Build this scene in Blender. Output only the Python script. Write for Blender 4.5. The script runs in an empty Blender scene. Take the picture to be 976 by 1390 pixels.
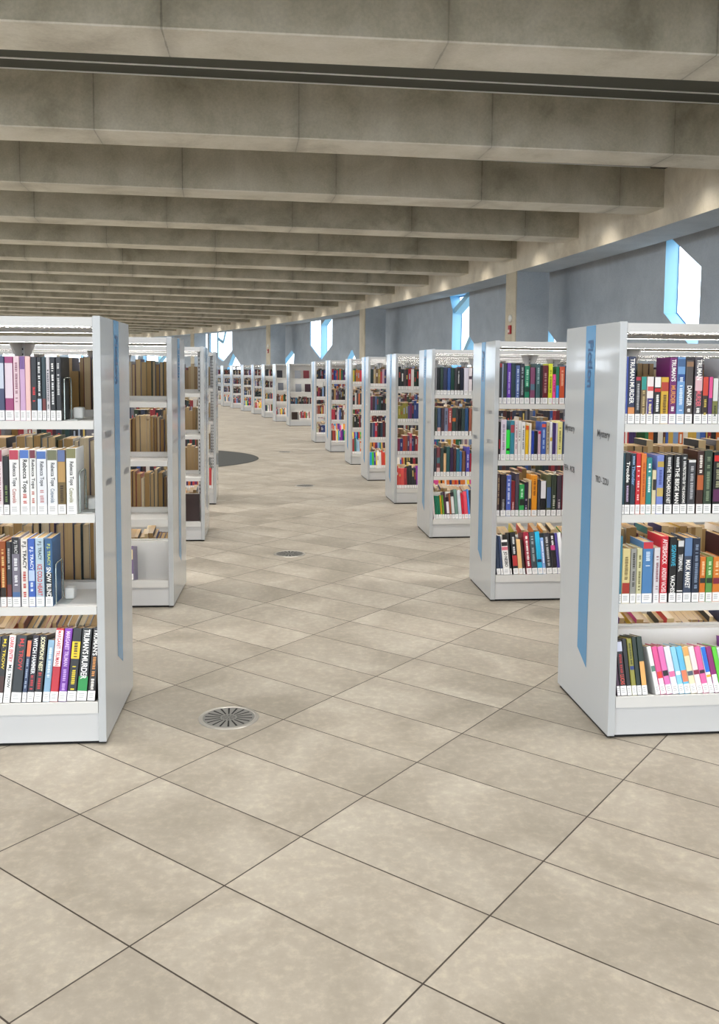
import bpy, bmesh, math, random
from mathutils import Vector, Matrix
from mathutils.geometry import delaunay_2d_cdt

random.seed(7)
SC = bpy.context.scene
COL = SC.collection
PI = math.pi

# ------------------------------------------------------------------ helpers
def srgb(h):
    if isinstance(h, str):
        h = [int(h[i:i+2], 16) / 255 for i in (0, 2, 4)]
    return tuple(c / 12.92 if c <= .04045 else ((c + .055) / 1.055) ** 2.4 for c in h)

def tag(o, label=None, cat=None, group=None, kind=None):
    if label: o['label'] = label
    if cat: o['category'] = cat
    if group: o['group'] = group
    if kind: o['kind'] = kind
    return o

def empty(name, loc=(0, 0, 0), rz=0):
    o = bpy.data.objects.new(name, None)
    o.empty_display_size = .1
    o.location = loc
    o.rotation_euler = (0, 0, rz)
    COL.objects.link(o)
    return o

class MB:
    """collects polygons and builds ONE mesh object"""
    def __init__(s):
        s.v, s.f, s.m, s.c = [], [], [], []
    def poly(s, pts, mat=0, col=None):
        n = len(s.v)
        s.v += [tuple(p) for p in pts]
        s.f.append(tuple(range(n, n + len(pts))))
        s.m.append(mat); s.c.append(col)
    def box(s, x0, x1, y0, y1, z0, z1, mat=0, cols=None):
        if x0 > x1: x0, x1 = x1, x0
        n = len(s.v)
        s.v += [(x0, y0, z0), (x1, y0, z0), (x1, y1, z0), (x0, y1, z0), (x0, y0, z1), (x1, y0, z1), (x1, y1, z1), (x0, y1, z1)]
        fs = [(0, 3, 2, 1), (4, 5, 6, 7), (0, 1, 5, 4), (1, 2, 6, 5), (2, 3, 7, 6), (3, 0, 4, 7)]  # bottom top front right back left
        for i, f in enumerate(fs):
            s.f.append(tuple(n + k for k in f)); s.m.append(mat); s.c.append(cols[i] if cols else None)
    def prism(s, prof, x0, x1, mat=0):
        """closed profile of (y, z), swept along x"""
        if x0 > x1: x0, x1 = x1, x0
        n, k = len(s.v), len(prof)
        s.v += [(x0, y, z) for y, z in prof] + [(x1, y, z) for y, z in prof]
        for i in range(k):
            j = (i + 1) % k
            s.f.append((n + i, n + j, n + k + j, n + k + i)); s.m.append(mat); s.c.append(None)
        s.f.append(tuple(n + i for i in reversed(range(k)))); s.m.append(mat); s.c.append(None)
        s.f.append(tuple(n + k + i for i in range(k))); s.m.append(mat); s.c.append(None)
    def tube(s, pts, r, closed=False, seg=8, mat=0):
        pts = [Vector(p) for p in pts]
        n0, m = len(s.v), len(pts)
        for i, p in enumerate(pts):
            a = pts[(i - 1) % m] if (closed or i > 0) else p
            b = pts[(i + 1) % m] if (closed or i < m - 1) else p
            t = (b - a).normalized()
            u = t.cross(Vector((.31, .22, .93)))
            if u.length < 1e-3: u = t.cross(Vector((1, 0, 0)))
            u.normalize(); w = t.cross(u)
            for k in range(seg):
                an = 2 * PI * k / seg
                s.v.append(tuple(p + u * (r * math.cos(an)) + w * (r * math.sin(an))))
        for i in range(m if closed else m - 1):
            j = (i + 1) % m
            for k in range(seg):
                l = (k + 1) % seg
                s.f.append((n0 + i * seg + k, n0 + i * seg + l, n0 + j * seg + l, n0 + j * seg + k)); s.m.append(mat); s.c.append(None)
    def mesh(s, name, mats, smooth=False, col=False, fix=True):
        me = bpy.data.meshes.new(name)
        me.from_pydata(s.v, [], s.f)
        for m in (mats if isinstance(mats, (list, tuple)) else [mats]): me.materials.append(m)
        me.polygons.foreach_set('material_index', s.m)
        if fix and not col:
            bm = bmesh.new(); bm.from_mesh(me); bmesh.ops.recalc_face_normals(bm, faces=bm.faces); bm.to_mesh(me); bm.free()
        if col:
            at = me.color_attributes.new('Col', 'FLOAT_COLOR', 'CORNER')
            buf = []
            for p, c in zip(me.polygons, s.c):
                buf += [c[0], c[1], c[2], 1.0] * p.loop_total
            at.data.foreach_set('color', buf)
        if smooth: me.polygons.foreach_set('use_smooth', [True] * len(me.polygons))
        me.update()
        return me
    def build(s, name, mats, parent=None, **kw):
        return link(name, s.mesh(name, mats, **kw), parent)

def link(name, me, parent=None, loc=None, rot=None):
    o = bpy.data.objects.new(name, me)
    COL.objects.link(o)
    if parent: o.parent = parent
    if loc: o.location = loc
    if rot: o.rotation_euler = rot
    return o

def bevel(o, w, seg=2):
    m = o.modifiers.new('b', 'BEVEL'); m.width = w; m.segments = seg; m.limit_method = 'ANGLE'
    return o

# ------------------------------------------------------------------ materials
def principled(name):
    m = bpy.data.materials.new(name); m.use_nodes = True
    nt = m.node_tree
    return m, nt, nt.nodes['Principled BSDF']

_flat = {}
def flat(col, rough=.5, metal=0, spec=.5):
    key = (str(col), rough, metal, spec)
    if key not in _flat:
        m, nt, b = principled('paint')
        b.inputs['Base Color'].default_value = (*srgb(col), 1)
        b.inputs['Roughness'].default_value = rough
        b.inputs['Metallic'].default_value = metal
        b.inputs['Specular IOR Level'].default_value = spec
        _flat[key] = m
    return _flat[key]

class NT:
    def __init__(s, nt): s.nt = nt
    def n(s, typ, **kw):
        o = s.nt.nodes.new(typ)
        for k, v in kw.items(): setattr(o, k, v)
        return o
    def put(s, node, i, v):
        if hasattr(v, 'links') or isinstance(v, bpy.types.NodeSocket): s.nt.links.new(v, node.inputs[i])
        else: node.inputs[i].default_value = v
    def math(s, op, a, b=None, c=None):
        o = s.n('ShaderNodeMath', operation=op)
        s.put(o, 0, a)
        if b is not None: s.put(o, 1, b)
        if c is not None: s.put(o, 2, c)
        return o.outputs[0]
    def noise(s, vec, scale, detail=4, rough=.55, dist=0):
        o = s.n('ShaderNodeTexNoise')
        s.put(o, 'Vector', vec); o.inputs['Scale'].default_value = scale; o.inputs['Detail'].default_value = detail
        o.inputs['Roughness'].default_value = rough; o.inputs['Distortion'].default_value = dist
        return o.outputs['Fac']
    def ramp(s, fac, stops):
        o = s.n('ShaderNodeValToRGB'); e = o.color_ramp.elements
        while len(e) < len(stops): e.new(.5)
        for el, (p, c) in zip(e, stops): el.position = p; el.color = (*(srgb(c) if isinstance(c, str) else c), 1)
        s.put(o, 0, fac)
        return o.outputs[0]
    def mix(s, fac, a, b, mode='MIX'):
        o = s.n('ShaderNodeMix', data_type='RGBA', blend_type=mode)
        s.put(o, 0, fac); s.put(o, 6, a); s.put(o, 7, b)
        return o.outputs[2]
    def mapping(s, vec, scale=(1, 1, 1), loc=(0, 0, 0)):
        o = s.n('ShaderNodeMapping'); s.put(o, 'Vector', vec)
        o.inputs['Scale'].default_value = scale; o.inputs['Location'].default_value = loc
        return o.outputs[0]

def concrete(name, base, dark, light, seam=0.0, streak=.5, rough=.85):
    m, nt, b = principled(name); h = NT(nt)
    tc = h.n('ShaderNodeTexCoord').outputs['Object']
    inf = h.n('ShaderNodeObjectInfo').outputs['Random']
    off = h.n('ShaderNodeVectorMath', operation='ADD')
    cx = h.n('ShaderNodeCombineXYZ'); h.put(cx, 0, h.math('MULTIPLY', inf, 37.0)); h.put(cx, 1, h.math('MULTIPLY', inf, 11.0))
    h.put(off, 0, tc); h.put(off, 1, cx.outputs[0]); v = off.outputs[0]
    c = h.ramp(h.noise(v, 1.1, 6, .62, .4), [(.3, dark), (.5, base), (.72, light)])
    st = h.noise(h.mapping(v, (3.0, 3.0, .35)), 1.4, 5, .6)
    c = h.mix(h.math('MULTIPLY', h.math('SUBTRACT', st, .35), streak), c, (*srgb(dark), 1))
    fine = h.noise(v, 38, 3, .6)
    c = h.mix(.10, c, h.ramp(fine, [(.35, '3c3830'), (.65, 'd8d2c4')]), 'OVERLAY')
    if seam:
        sx = h.n('ShaderNodeSeparateXYZ'); h.put(sx, 0, v)
        fx = h.math('ABSOLUTE', h.math('SUBTRACT', h.math('FRACT', h.math('DIVIDE', sx.outputs[0], seam)), .5))
        wob = h.math('MULTIPLY', h.math('SUBTRACT', h.noise(v, 6, 3), .5), .012)
        ln = h.math('LESS_THAN', h.math('ADD', fx, wob), .0028)
        halo = h.math('MULTIPLY', h.math('MAXIMUM', h.math('SUBTRACT', 1.0, h.math('MULTIPLY', fx, 16.0)), 0.0), h.math('MULTIPLY', h.noise(v, 2.2, 4), .9))
        c = h.mix(h.math('MULTIPLY', halo, .55), c, (*srgb('4a473c'), 1))
        c = h.mix(h.math('MULTIPLY', ln, h.math('MULTIPLY', h.noise(v, .9, 2), .6)), c, (*srgb('2c2922'), 1))
    nt.links.new(c, b.inputs['Base Color'])
    b.inputs['Roughness'].default_value = rough
    bp = h.n('ShaderNodeBump'); bp.inputs['Strength'].default_value = .18; bp.inputs['Distance'].default_value = .02
    h.put(bp, 'Height', h.noise(v, 9, 6, .65)); nt.links.new(bp.outputs[0], b.inputs['Normal'])
    return m

# ------------------------------------------------------------------ the plan of the hall (metres)
CX, CY, RR = -122.146, -4.983, 123.364          # the shelf ends stand on this arc
def polar(off, deg, z=None):
    a = math.radians(deg); x = CX + (RR + off) * math.cos(a); y = CY + (RR + off) * math.sin(a)
    return (x, y) if z is None else (x, y, z)
Z_RING, Z_BEAM, Z_SLAB, Z_SOFFIT = 3.9, 4.2, 4.85, 4.12
OFF_RING, OFF_RING_OUT, OFF_WALL, OFF_INNER = 5.5, 6.39, 7.0, -13.0
A0, A1 = -1.0, 54.0
BEAM_A = [6.09 + 1.55 * k for k in range(-4, 31)]

# ------------------------------------------------------------------ camera
cam = bpy.data.cameras.new('camera'); co = bpy.data.objects.new('camera', cam); COL.objects.link(co)
F_PX, PITCH, ROLL, PP_Y, CAM_H = 1200.93, .0818, -.0081, 602.92, 1.40
cp, sp, cr, sr = math.cos(PITCH), math.sin(PITCH), math.cos(ROLL), math.sin(ROLL)
right = Vector((1, 0, 0)); down = Vector((0, -sp, -cp)); fwd = Vector((0, cp, -sp))
r2 = right * cr + down * sr; d2 = down * cr - right * sr
M = Matrix((( r2.x, -d2.x, -fwd.x, 0), (r2.y, -d2.y, -fwd.y, 0), (r2.z, -d2.z, -fwd.z, CAM_H), (0, 0, 0, 1)))
co.matrix_world = M
cam.sensor_fit = 'HORIZONTAL'; cam.sensor_width = 36; cam.lens = 36 * F_PX / 976
cam.shift_y = (PP_Y - 695) / 976
cam.clip_start = .05; cam.clip_end = 400
SC.camera = co

# ------------------------------------------------------------------ materials of the setting
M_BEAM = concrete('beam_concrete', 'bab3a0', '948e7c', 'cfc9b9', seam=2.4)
M_RING = concrete('ring_concrete', 'dcd3c2', 'c2b8a6', 'e6decf', streak=.3)
M_COLUMN = concrete('column_concrete', 'c6bda9', 'afa693', 'd2cab8', streak=.3)
M_WALL_AND_TINT = concrete('wall_plaster_and_window_tint', 'b8c1ca', 'acb6c0', 'c4ccd4', streak=.25, rough=.7)
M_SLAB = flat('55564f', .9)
M_INNER = flat('b9b6ae', .8)
M_TRACK = flat('f4f4f2', .4)
M_BLUE = flat('a6dcf8', .5)
M_BLUE_DARK = flat('2f86c8', .5)

def wood_mat():
    m, nt, b = principled('wood_lining'); h = NT(nt)
    v = h.mapping(h.n('ShaderNodeTexCoord').outputs['Object'], (1, 9, 1))
    nt.links.new(h.ramp(h.noise(v, 3, 5), [(.3, '4a3226'), (.7, '7a5640')]), b.inputs['Base Color'])
    b.inputs['Roughness'].default_value = .5
    return m
def glass_mat():
    m = bpy.data.materials.new('window_glass'); m.use_nodes = True; nt = m.node_tree; nt.nodes.clear(); h = NT(nt)
    o = h.n('ShaderNodeOutputMaterial'); mx = h.n('ShaderNodeMixShader'); t = h.n('ShaderNodeBsdfTransparent'); g = h.n('ShaderNodeBsdfGlossy')
    t.inputs[0].default_value = (.93, .97, 1, 1); g.inputs['Roughness'].default_value = .03; mx.inputs[0].default_value = .06
    nt.links.new(t.outputs[0], mx.inputs[1]); nt.links.new(g.outputs[0], mx.inputs[2]); nt.links.new(mx.outputs[0], o.inputs[0])
    return m
M_GLASS = glass_mat()

def floor_mat():
    m, nt, b = principled('floor_tile'); h = NT(nt)
    tc = h.n('ShaderNodeTexCoord').outputs['Object']
    sx = h.n('ShaderNodeSeparateXYZ'); h.put(sx, 0, tc)
    TH, A, B, OX, OY = .6387, .6409, .3216, -1.0652, 2.4298
    c, s = math.cos(TH), math.sin(TH)
    px = h.math('SUBTRACT', sx.outputs[0], OX); py = h.math('SUBTRACT', sx.outputs[1], OY)
    u = h.math('DIVIDE', h.math('SUBTRACT', h.math('MULTIPLY', px, c), h.math('MULTIPLY', py, s)), A)
    v = h.math('DIVIDE', h.math('ADD', h.math('MULTIPLY', px, s), h.math('MULTIPLY', py, c)), B)
    def edge(t, size):
        f = h.math('FRACT', t)
        return h.math('MULTIPLY', h.math('MINIMUM', f, h.math('SUBTRACT', 1.0, f)), size)
    d = h.math('MINIMUM', edge(u, A), edge(v, B))
    grout = h.math('LESS_THAN', d, .0023)
    cid = h.n('ShaderNodeCombineXYZ'); h.put(cid, 0, h.math('FLOOR', u)); h.put(cid, 1, h.math('FLOOR', v))
    wn = h.n('ShaderNodeTexWhiteNoise', noise_dimensions='3D'); h.put(wn, 0, cid.outputs[0])
    off = h.n('ShaderNodeVectorMath', operation='MULTIPLY_ADD'); h.put(off, 0, cid.outputs[0]); h.put(off, 1, (3.7, 5.3, 1.0)); h.put(off, 2, tc)
    cloud = h.noise(off.outputs[0], 2.1, 6, .58, .6)
    col = h.ramp(cloud, [(.25, '837c6f'), (.48, '9a9285'), (.74, 'b0a99c')])
    speck = h.noise(off.outputs[0], 30, 4, .7)
    col = h.mix(.18, col, h.ramp(speck, [(.32, '4a443a'), (.5, '808080'), (.72, 'e6dfd2')]), 'OVERLAY')
    hs = h.n('ShaderNodeHueSaturation'); h.put(hs, 'Color', col); h.put(hs, 'Value', h.math('ADD', .93, h.math('MULTIPLY', wn.outputs[0], .13)))
    col = h.mix(grout, hs.outputs[0], (*srgb('30271e'), 1))
    nt.links.new(col, b.inputs['Base Color'])
    h.put(b, 'Roughness', h.math('ADD', .42, h.math('MULTIPLY', cloud, .2)))
    b.inputs['Specular IOR Level'].default_value = .35
    bp = h.n('ShaderNodeBump'); bp.inputs['Strength'].default_value = .25; bp.inputs['Distance'].default_value = .002
    h.put(bp, 'Height', h.math('SUBTRACT', speck, h.math('MULTIPLY', grout, 2.0))); nt.links.new(bp.outputs[0], b.inputs['Normal'])
    return m

# ------------------------------------------------------------------ the shell of the hall
def arc_steps(a0, a1, step=.5):
    n = max(1, int(round((a1 - a0) / step)))
    return [a0 + (a1 - a0) * i / n for i in range(n + 1)]

def arc_sweep(name, prof, a0, a1, mat, closed=True, step=.5, mi={}):
    """profile of (offset, z) swept round the arc"""
    mb = MB(); st = arc_steps(a0, a1, step); k = len(prof)
    for a in st: mb.v += [polar(o, a, z) for o, z in prof]
    for i in range(len(st) - 1):
        for j in range(k if closed else k - 1):
            l = (j + 1) % k
            mb.f.append((i * k + j, i * k + l, (i + 1) * k + l, (i + 1) * k + j)); mb.m.append(mi.get(j, 0)); mb.c.append(None)
    if closed:
        mb.f += [tuple(range(k)), tuple((len(st) - 1) * k + j for j in reversed(range(k)))]; mb.m += [0, 0]; mb.c += [None] * 2
    return tag(mb.build(name, mat), kind='structure')

fl = MB()
fl.poly([(-75, -16, 0), (16, -16, 0), (16, 110, 0), (-75, 110, 0)])
tag(fl.build('floor', floor_mat()), kind='structure')
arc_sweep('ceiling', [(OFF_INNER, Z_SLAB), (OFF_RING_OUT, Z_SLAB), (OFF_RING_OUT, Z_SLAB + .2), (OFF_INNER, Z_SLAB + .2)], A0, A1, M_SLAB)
arc_sweep('ring_beam', [(OFF_RING, Z_RING), (OFF_RING_OUT, Z_RING), (OFF_RING_OUT, Z_SLAB), (OFF_RING, Z_SLAB)], A0, A1, [M_RING, M_WALL_AND_TINT], mi={0: 1, 1: 1})  # same concrete all round; bluish underside colour paints in cool window light
arc_sweep('ceiling_wood', [(OFF_RING_OUT, Z_SOFFIT), (OFF_WALL + .01, Z_SOFFIT), (OFF_WALL + .01, Z_SOFFIT + .1), (OFF_RING_OUT, Z_SOFFIT + .1)], A0, A1, wood_mat())
arc_sweep('wall_left', [(OFF_INNER, 0), (OFF_INNER, 1.05), (OFF_INNER - .2, 1.05), (OFF_INNER - .2, 0)], A0, A1, M_INNER)

# concrete ribs, one object each, all radial
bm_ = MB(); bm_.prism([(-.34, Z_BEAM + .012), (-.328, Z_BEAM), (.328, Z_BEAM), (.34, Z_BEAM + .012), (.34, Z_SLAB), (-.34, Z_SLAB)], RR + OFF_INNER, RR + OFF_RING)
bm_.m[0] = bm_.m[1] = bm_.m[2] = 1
beam_me = bm_.mesh('ceiling_beam', [M_BEAM, concrete('soffit_bounce_light', 'd3cfc3', 'b8b3a6', 'e0dcd2', seam=2.4, streak=.3)])  # undersides coloured lighter to paint in the light bounced off the floor
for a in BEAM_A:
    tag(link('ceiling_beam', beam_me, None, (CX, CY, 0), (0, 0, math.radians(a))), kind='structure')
# columns under every fourth rib, with alarm devices on two of them
cm_ = MB(); cm_.box(RR + OFF_RING + .002, RR + OFF_RING + .03, -.33, .33, 0, Z_RING); cm_.box(RR + OFF_RING + .03, RR + OFF_RING_OUT - .002, -.33, .33, 0, Z_RING, 1)  # bluish side faces paint window light onto the tan concrete
col_me = cm_.mesh('column', [M_COLUMN, M_WALL_AND_TINT])
COL_A = [BEAM_A[i] for i in range(0, 35, 4)]
for a in COL_A:
    tag(link('column', col_me, None, (CX, CY, 0), (0, 0, math.radians(a))), kind='structure')

# slim ceiling tracks between the ribs
tm_ = MB(); tm_.box(RR + OFF_INNER + .5, RR + OFF_RING - .3, -.010, .010, Z_SLAB - .012, Z_SLAB)
track_me = tm_.mesh('ceiling_track', M_TRACK)
names_ = ['first', 'second', 'third', 'fourth', 'fifth', 'sixth', 'seventh', 'eighth', 'ninth', 'tenth', 'eleventh', 'twelfth', 'thirteenth', 'fourteenth',
          'fifteenth', 'sixteenth', 'seventeenth', 'eighteenth', 'nineteenth', 'twentieth', 'twenty-first', 'twenty-second', 'twenty-third', 'twenty-fourth', 'twenty-fifth']
for gi in range(2):
    for da, word in ((-.345, ''), (-.178, '')):
        a = BEAM_A[5 + gi] + da
        tag(link('ceiling_track', track_me, None, (CX, CY, 0), (0, 0, math.radians(a))),
            'slim white ceiling track between the %s and %s concrete ribs, %s' % (names_[gi], names_[gi + 1], 'touching the rib' if da > -.25 else 'along the dark slab'), 'ceiling track', 'ceiling tracks between the ribs')

# outer wall with its crystal-shaped openings: holes are lists of (arc degrees, height)
HOLES = [
 [(10.21, 2.635), (10.21, 4.10), (10.12, 4.10), (9.625, 3.41), (9.63, 1.80), (9.66, 1.80)],
 [(15.99, 1.55), (15.97, 3.52), (16.10, 4.05), (15.33, 4.05), (15.31, 2.63), (15.02, 2.2), (15.02, 1.55)],
 [(23.57, 4.06), (23.57, 2.76), (22.88, 2.02), (22.88, 4.06)],
 [(25.75, 1.62), (24.83, 2.56), (24.66, 2.36), (24.70, 1.62)],
 [(12.86, 1.7), (12.83, 2.52), (12.77, 2.58), (12.40, 2.05), (12.40, 1.7)],
 [(21.45, 1.6), (20.97, 2.40), (20.90, 2.40), (20.55, 1.6)],
 [(31.15, 4.06), (31.15, 2.70), (30.04, 2.02), (29.32, 2.72), (29.32, 4.06)],
 [(32.30, 4.06), (32.30, 1.45), (31.32, 1.45), (31.32, 4.06)],
 [(29.75, 1.45), (29.25, 2.55), (28.70, 1.84), (28.62, 1.45)],
 [(36.9, 4.0), (36.9, 1.3), (35.6, .6), (34.2, 1.3), (34.2, 4.0)],
 [(40.5, 4.0), (40.5, .6), (39.0, 1.3), (37.4, .6), (37.4, 4.0)],
 [(44.1, 4.0), (44.1, 1.3), (42.6, .6), (41.0, 1.3), (41.0, 4.0)],
 [(47.7, 4.0), (47.7, .6), (46.2, 1.3), (44.6, .6), (44.6, 4.0)],
 [(52.0, 4.0), (52.0, 1.3), (50.2, .6), (48.2, 1.3), (48.2, 4.0)],
 [(5.4, 3.9), (5.4, 2.4), (4.8, 1.6), (4.2, 2.4), (4.2, 3.9)],
 [(1.6, 3.9), (1.6, 2.0), (.6, 2.0), (.6, 3.9)],
 [(22.84, 1.98), (22.84, 3.75), (22.55, 4.06), (22.14, 4.06), (22.14, 2.72)],
]
# dividing bars: hole index -> segments
BARS = {1: [((15.97, 3.52), (15.36, 4.05)), ((15.80, 1.6), (15.31, 2.60))], 
        6: [((30.55, 4.05), (30.55, 2.36)), ((29.9, 4.05), (30.1, 3.3)), ((30.1, 3.3), (30.55, 3.6))], 7: [((31.9, 1.5), (31.9, 4.0)), ((31.4, 2.5), (31.9, 3.1)), ((31.9, 2.2), (32.3, 2.7))],
        9: [((35.6, .7), (35.6, 3.95)), ((35.6, 2.0), (34.3, 3.4))], 10: [((39.0, 1.35), (39.0, 3.95)), ((39.0, 2.6), (40.4, 3.6))], 11: [((42.6, .7), (42.6, 3.95)), ((42.6, 2.0), (41.1, 3.4))],
        12: [((46.2, 1.35), (46.2, 3.95))], 13: [((50.2, .7), (50.2, 3.95))]}
DEPTHS = {0: .30, 1: .36, 2: .05, 6: .10, 7: .14, 16: .34}
def inside(p, poly):
    r = False; n = len(poly)
    for i in range(n):
        (x1, y1), (x2, y2) = poly[i], poly[(i + 1) % n]
        if (y1 > p[1]) != (y2 > p[1]) and p[0] < (x2 - x1) * (p[1] - y1) / (y2 - y1) + x1: r = not r
    return r
def outer_wall():
    vs, es = [], []
    aw = arc_steps(A0, A1, 1.0)
    for a in aw:
        es.append((len(vs), len(vs) + 1)); vs += [(a, 0.0), (a, Z_SOFFIT + .05)]
    for i in range(len(aw) - 1):
        es += [(2 * i, 2 * i + 2), (2 * i + 1, 2 * i + 3)]
    for hp in HOLES:
        n = len(vs); vs += hp
        es += [(n + i, n + (i + 1) % len(hp)) for i in range(len(hp))]
    out = delaunay_2d_cdt([Vector(v) for v in vs], es, [], 0, 1e-5)
    mb = MB(); pv = out[0]; mb.v = [polar(OFF_WALL, p.x, p.y) for p in pv]
    for f in out[2]:
        c = (sum(pv[i].x for i in f) / len(f), sum(pv[i].y for i in f) / len(f))
        if not any(inside(c, hp) for hp in HOLES): mb.f.append(tuple(f)); mb.m.append(0); mb.c.append(None)
    return tag(mb.build('wall_right', M_WALL_AND_TINT), kind='structure')
outer_wall()
for wi, hp in enumerate(HOLES):
    DEPTH = DEPTHS.get(wi, .28)
    mb = MB(); n = len(hp)
    cxm = (sum(p[0] for p in hp) / n, sum(p[1] for p in hp) / n)
    for i in range(n):
        p, q = hp[i], hp[(i + 1) % n]
        mb.poly([polar(OFF_WALL, *p), polar(OFF_WALL, *q), polar(OFF_WALL + DEPTH, *q), polar(OFF_WALL + DEPTH, *p)])
        # dark gasket line at the glass edge
        s_ = lambda t: (t[0] + (cxm[0] - t[0]) * .035, t[1] + (cxm[1] - t[1]) * .035)
        mb.poly([polar(OFF_WALL + DEPTH - .01, *p), polar(OFF_WALL + DEPTH - .01, *q), polar(OFF_WALL + DEPTH - .012, *s_(q)), polar(OFF_WALL + DEPTH - .012, *s_(p))], 1)
    w = tag(mb.build('window_%d' % (wi + 1), [M_BLUE, M_BLUE_DARK]), kind='structure')
    g = MB(); g.poly([polar(OFF_WALL + DEPTH, *p) for p in hp]); g.build('glass', M_GLASS, w)
    for (p, q) in BARS.get(wi, []):
        b_ = MB(); dx, dz = (q[0] - p[0]) * math.radians(1) * (RR + 7), q[1] - p[1]; L = math.hypot(dx, dz)
        nx, nz = -dz / L * .10 / (math.radians(1) * (RR + 7)), dx / L * .10
        cs = [(p[0] + nx, p[1] + nz), (q[0] + nx, q[1] + nz), (q[0] - nx, q[1] - nz), (p[0] - nx, p[1] - nz)]
        f0 = [polar(OFF_WALL + min(.06, DEPTH * .5), *c) for c in cs]; f1 = [polar(OFF_WALL + DEPTH, *c) for c in cs]
        b_.poly(f0); b_.poly(f1)
        for i in range(4): b_.poly([f0[i], f0[(i + 1) % 4], f1[(i + 1) % 4], f1[i]])
        b_.build('mullion', M_BLUE, w)

# alarm devices on the aisle faces of the columns
def column_device(a, which):
    base = math.radians(a)
    def at(z): 
        x, y = polar(OFF_RING - .001, a - .02); return (x, y, z)
    t = tag(empty('fire_alarm', at(2.48), base), 'small red fire alarm strobe on the %s' % which, 'fire alarm', 'fire alarms on the columns')
    m = MB(); m.box(-.045, 0, -.075, .075, -.11, .11); bevel(m.build('housing', flat('a01420', .4), t), .01)
    m = MB(); m.box(-.062, -.045, -.035, .035, -.07, .0); m.build('strobe_lens', flat('e0d8d4', .2), t)
    t = tag(empty('wall_speaker', at(2.76), base), 'small white speaker above the red alarm, %s' % which, 'speaker', 'speakers on the columns')
    m = MB(); k = 20
    prof = [(0, .095), (-.03, .09), (-.045, .06), (-.04, .0)]
    for i in range(len(prof) - 1):
        for j in range(k):
            a0, a1 = 2 * PI * j / k, 2 * PI * (j + 1) / k
            (x0, r0), (x1, r1) = prof[i], prof[i + 1]
            pts = [(x0, r0 * math.cos(a0), r0 * math.sin(a0)), (x0, r0 * math.cos(a1), r0 * math.sin(a1)), (x1, r1 * math.cos(a1), r1 * math.sin(a1))]
            if r1 > 0: pts.append((x1, r1 * math.cos(a0), r1 * math.sin(a0)))
            m.poly(pts)
    m.build('speaker_cover', flat('d8d8d4', .4), t)
column_device(12.29, 'concrete column behind the second window-side bookcase')
column_device(24.69, 'far concrete column behind the last bookcases')

# ------------------------------------------------------------------ bookcases
H, DP, BAY, PT = 1.5925, .59, .90, .028
LEV = [1.213, .870, .527]
Z_BASE = .165
TILT = math.radians(12)
M_WHITE = flat('cacbcc', .38)
M_SHELF = flat('d4d3d0', .45)
def gloss_mat():
    m, nt, b = principled('white_laminate'); h = NT(nt)
    b.inputs['Base Color'].default_value = (*srgb('b9bcbe'), 1); b.inputs['Roughness'].default_value = .08
    b.inputs['Specular IOR Level'].default_value = .55
    v = h.mapping(h.n('ShaderNodeTexCoord').outputs['Object'], (1, 1, .6))
    bp = h.n('ShaderNodeBump'); bp.inputs['Strength'].default_value = .05; bp.inputs['Distance'].default_value = .01
    h.put(bp, 'Height', h.noise(v, 7, 2)); nt.links.new(bp.outputs[0], b.inputs['Normal'])
    return m
M_PANEL = gloss_mat()
M_CANOPY = flat('c6c5c3', .10)
M_STRIPE = flat('4e8ab6', .22)
M_LETTER_BLUE = flat('164a78', .35)
M_LETTER = flat('3a3b3e', .4)
M_MARK = flat('8d8f93', .5)
M_DARK = flat('101010', .8)
M_SLOT = flat('2c2c2e', .7)
def led_mat(strength, dotted):
    m = bpy.data.materials.new('led_light'); m.use_nodes = True; nt = m.node_tree; nt.nodes.clear(); h = NT(nt)
    o = h.n('ShaderNodeOutputMaterial'); e = h.n('ShaderNodeEmission'); e.inputs[0].default_value = (1, .965, .91, 1)
    if dotted:
        sx = h.n('ShaderNodeSeparateXYZ'); h.put(sx, 0, h.n('ShaderNodeTexCoord').outputs['Object'])
        f = h.math('FRACT', h.math('DIVIDE', sx.outputs[0], .022))
        h.put(e, 1, h.math('ADD', strength * .45, h.math('MULTIPLY', h.math('LESS_THAN', f, .5), strength * 1.1)))
    else: e.inputs[1].default_value = strength
    nt.links.new(e.outputs[0], o.inputs[0])
    return m
LED_TOP, LED_SHELF = 26.0, 15.0
M_LED = led_mat(LED_TOP, True)
M_LED2 = led_mat(LED_SHELF, False)

def text_mesh(body, size=1.0, bold=.012):
    cu = bpy.data.curves.new('t', 'FONT'); cu.body = body; cu.size = size; cu.offset = bold * size; cu.resolution_u = 3
    ob = bpy.data.objects.new('t', cu); COL.objects.link(ob)
    dg = bpy.context.evaluated_depsgraph_get(); me = bpy.data.meshes.new_from_object(ob.evaluated_get(dg))
    bpy.data.objects.remove(ob); bpy.data.curves.remove(cu)
    return me
_tx = {}
def lettering(body, length, height, origin, ux, uy, lift, bold=.02):
    """list of polygons of a word laid out along ux, upright along uy, scaled into length x height"""
    if body not in _tx:
        me = text_mesh(body, 1, bold)
        vs = [v.co.copy() for v in me.vertices]; _tx[body] = (vs, [tuple(p.vertices) for p in me.polygons]); bpy.data.meshes.remove(me)
    vs, fs = _tx[body]
    x0, x1 = min(v.x for v in vs), max(v.x for v in vs); y0, y1 = min(v.y for v in vs), max(v.y for v in vs)
    ox, ux, uy = Vector(origin), Vector(ux), Vector(uy)
    nrm = Vector(lift)
    pts = [ox + ux * ((v.x - x0) / (x1 - x0) * length) + uy * ((v.y - y0) / (y1 - y0) * height) + nrm for v in vs]
    return pts, fs
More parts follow.
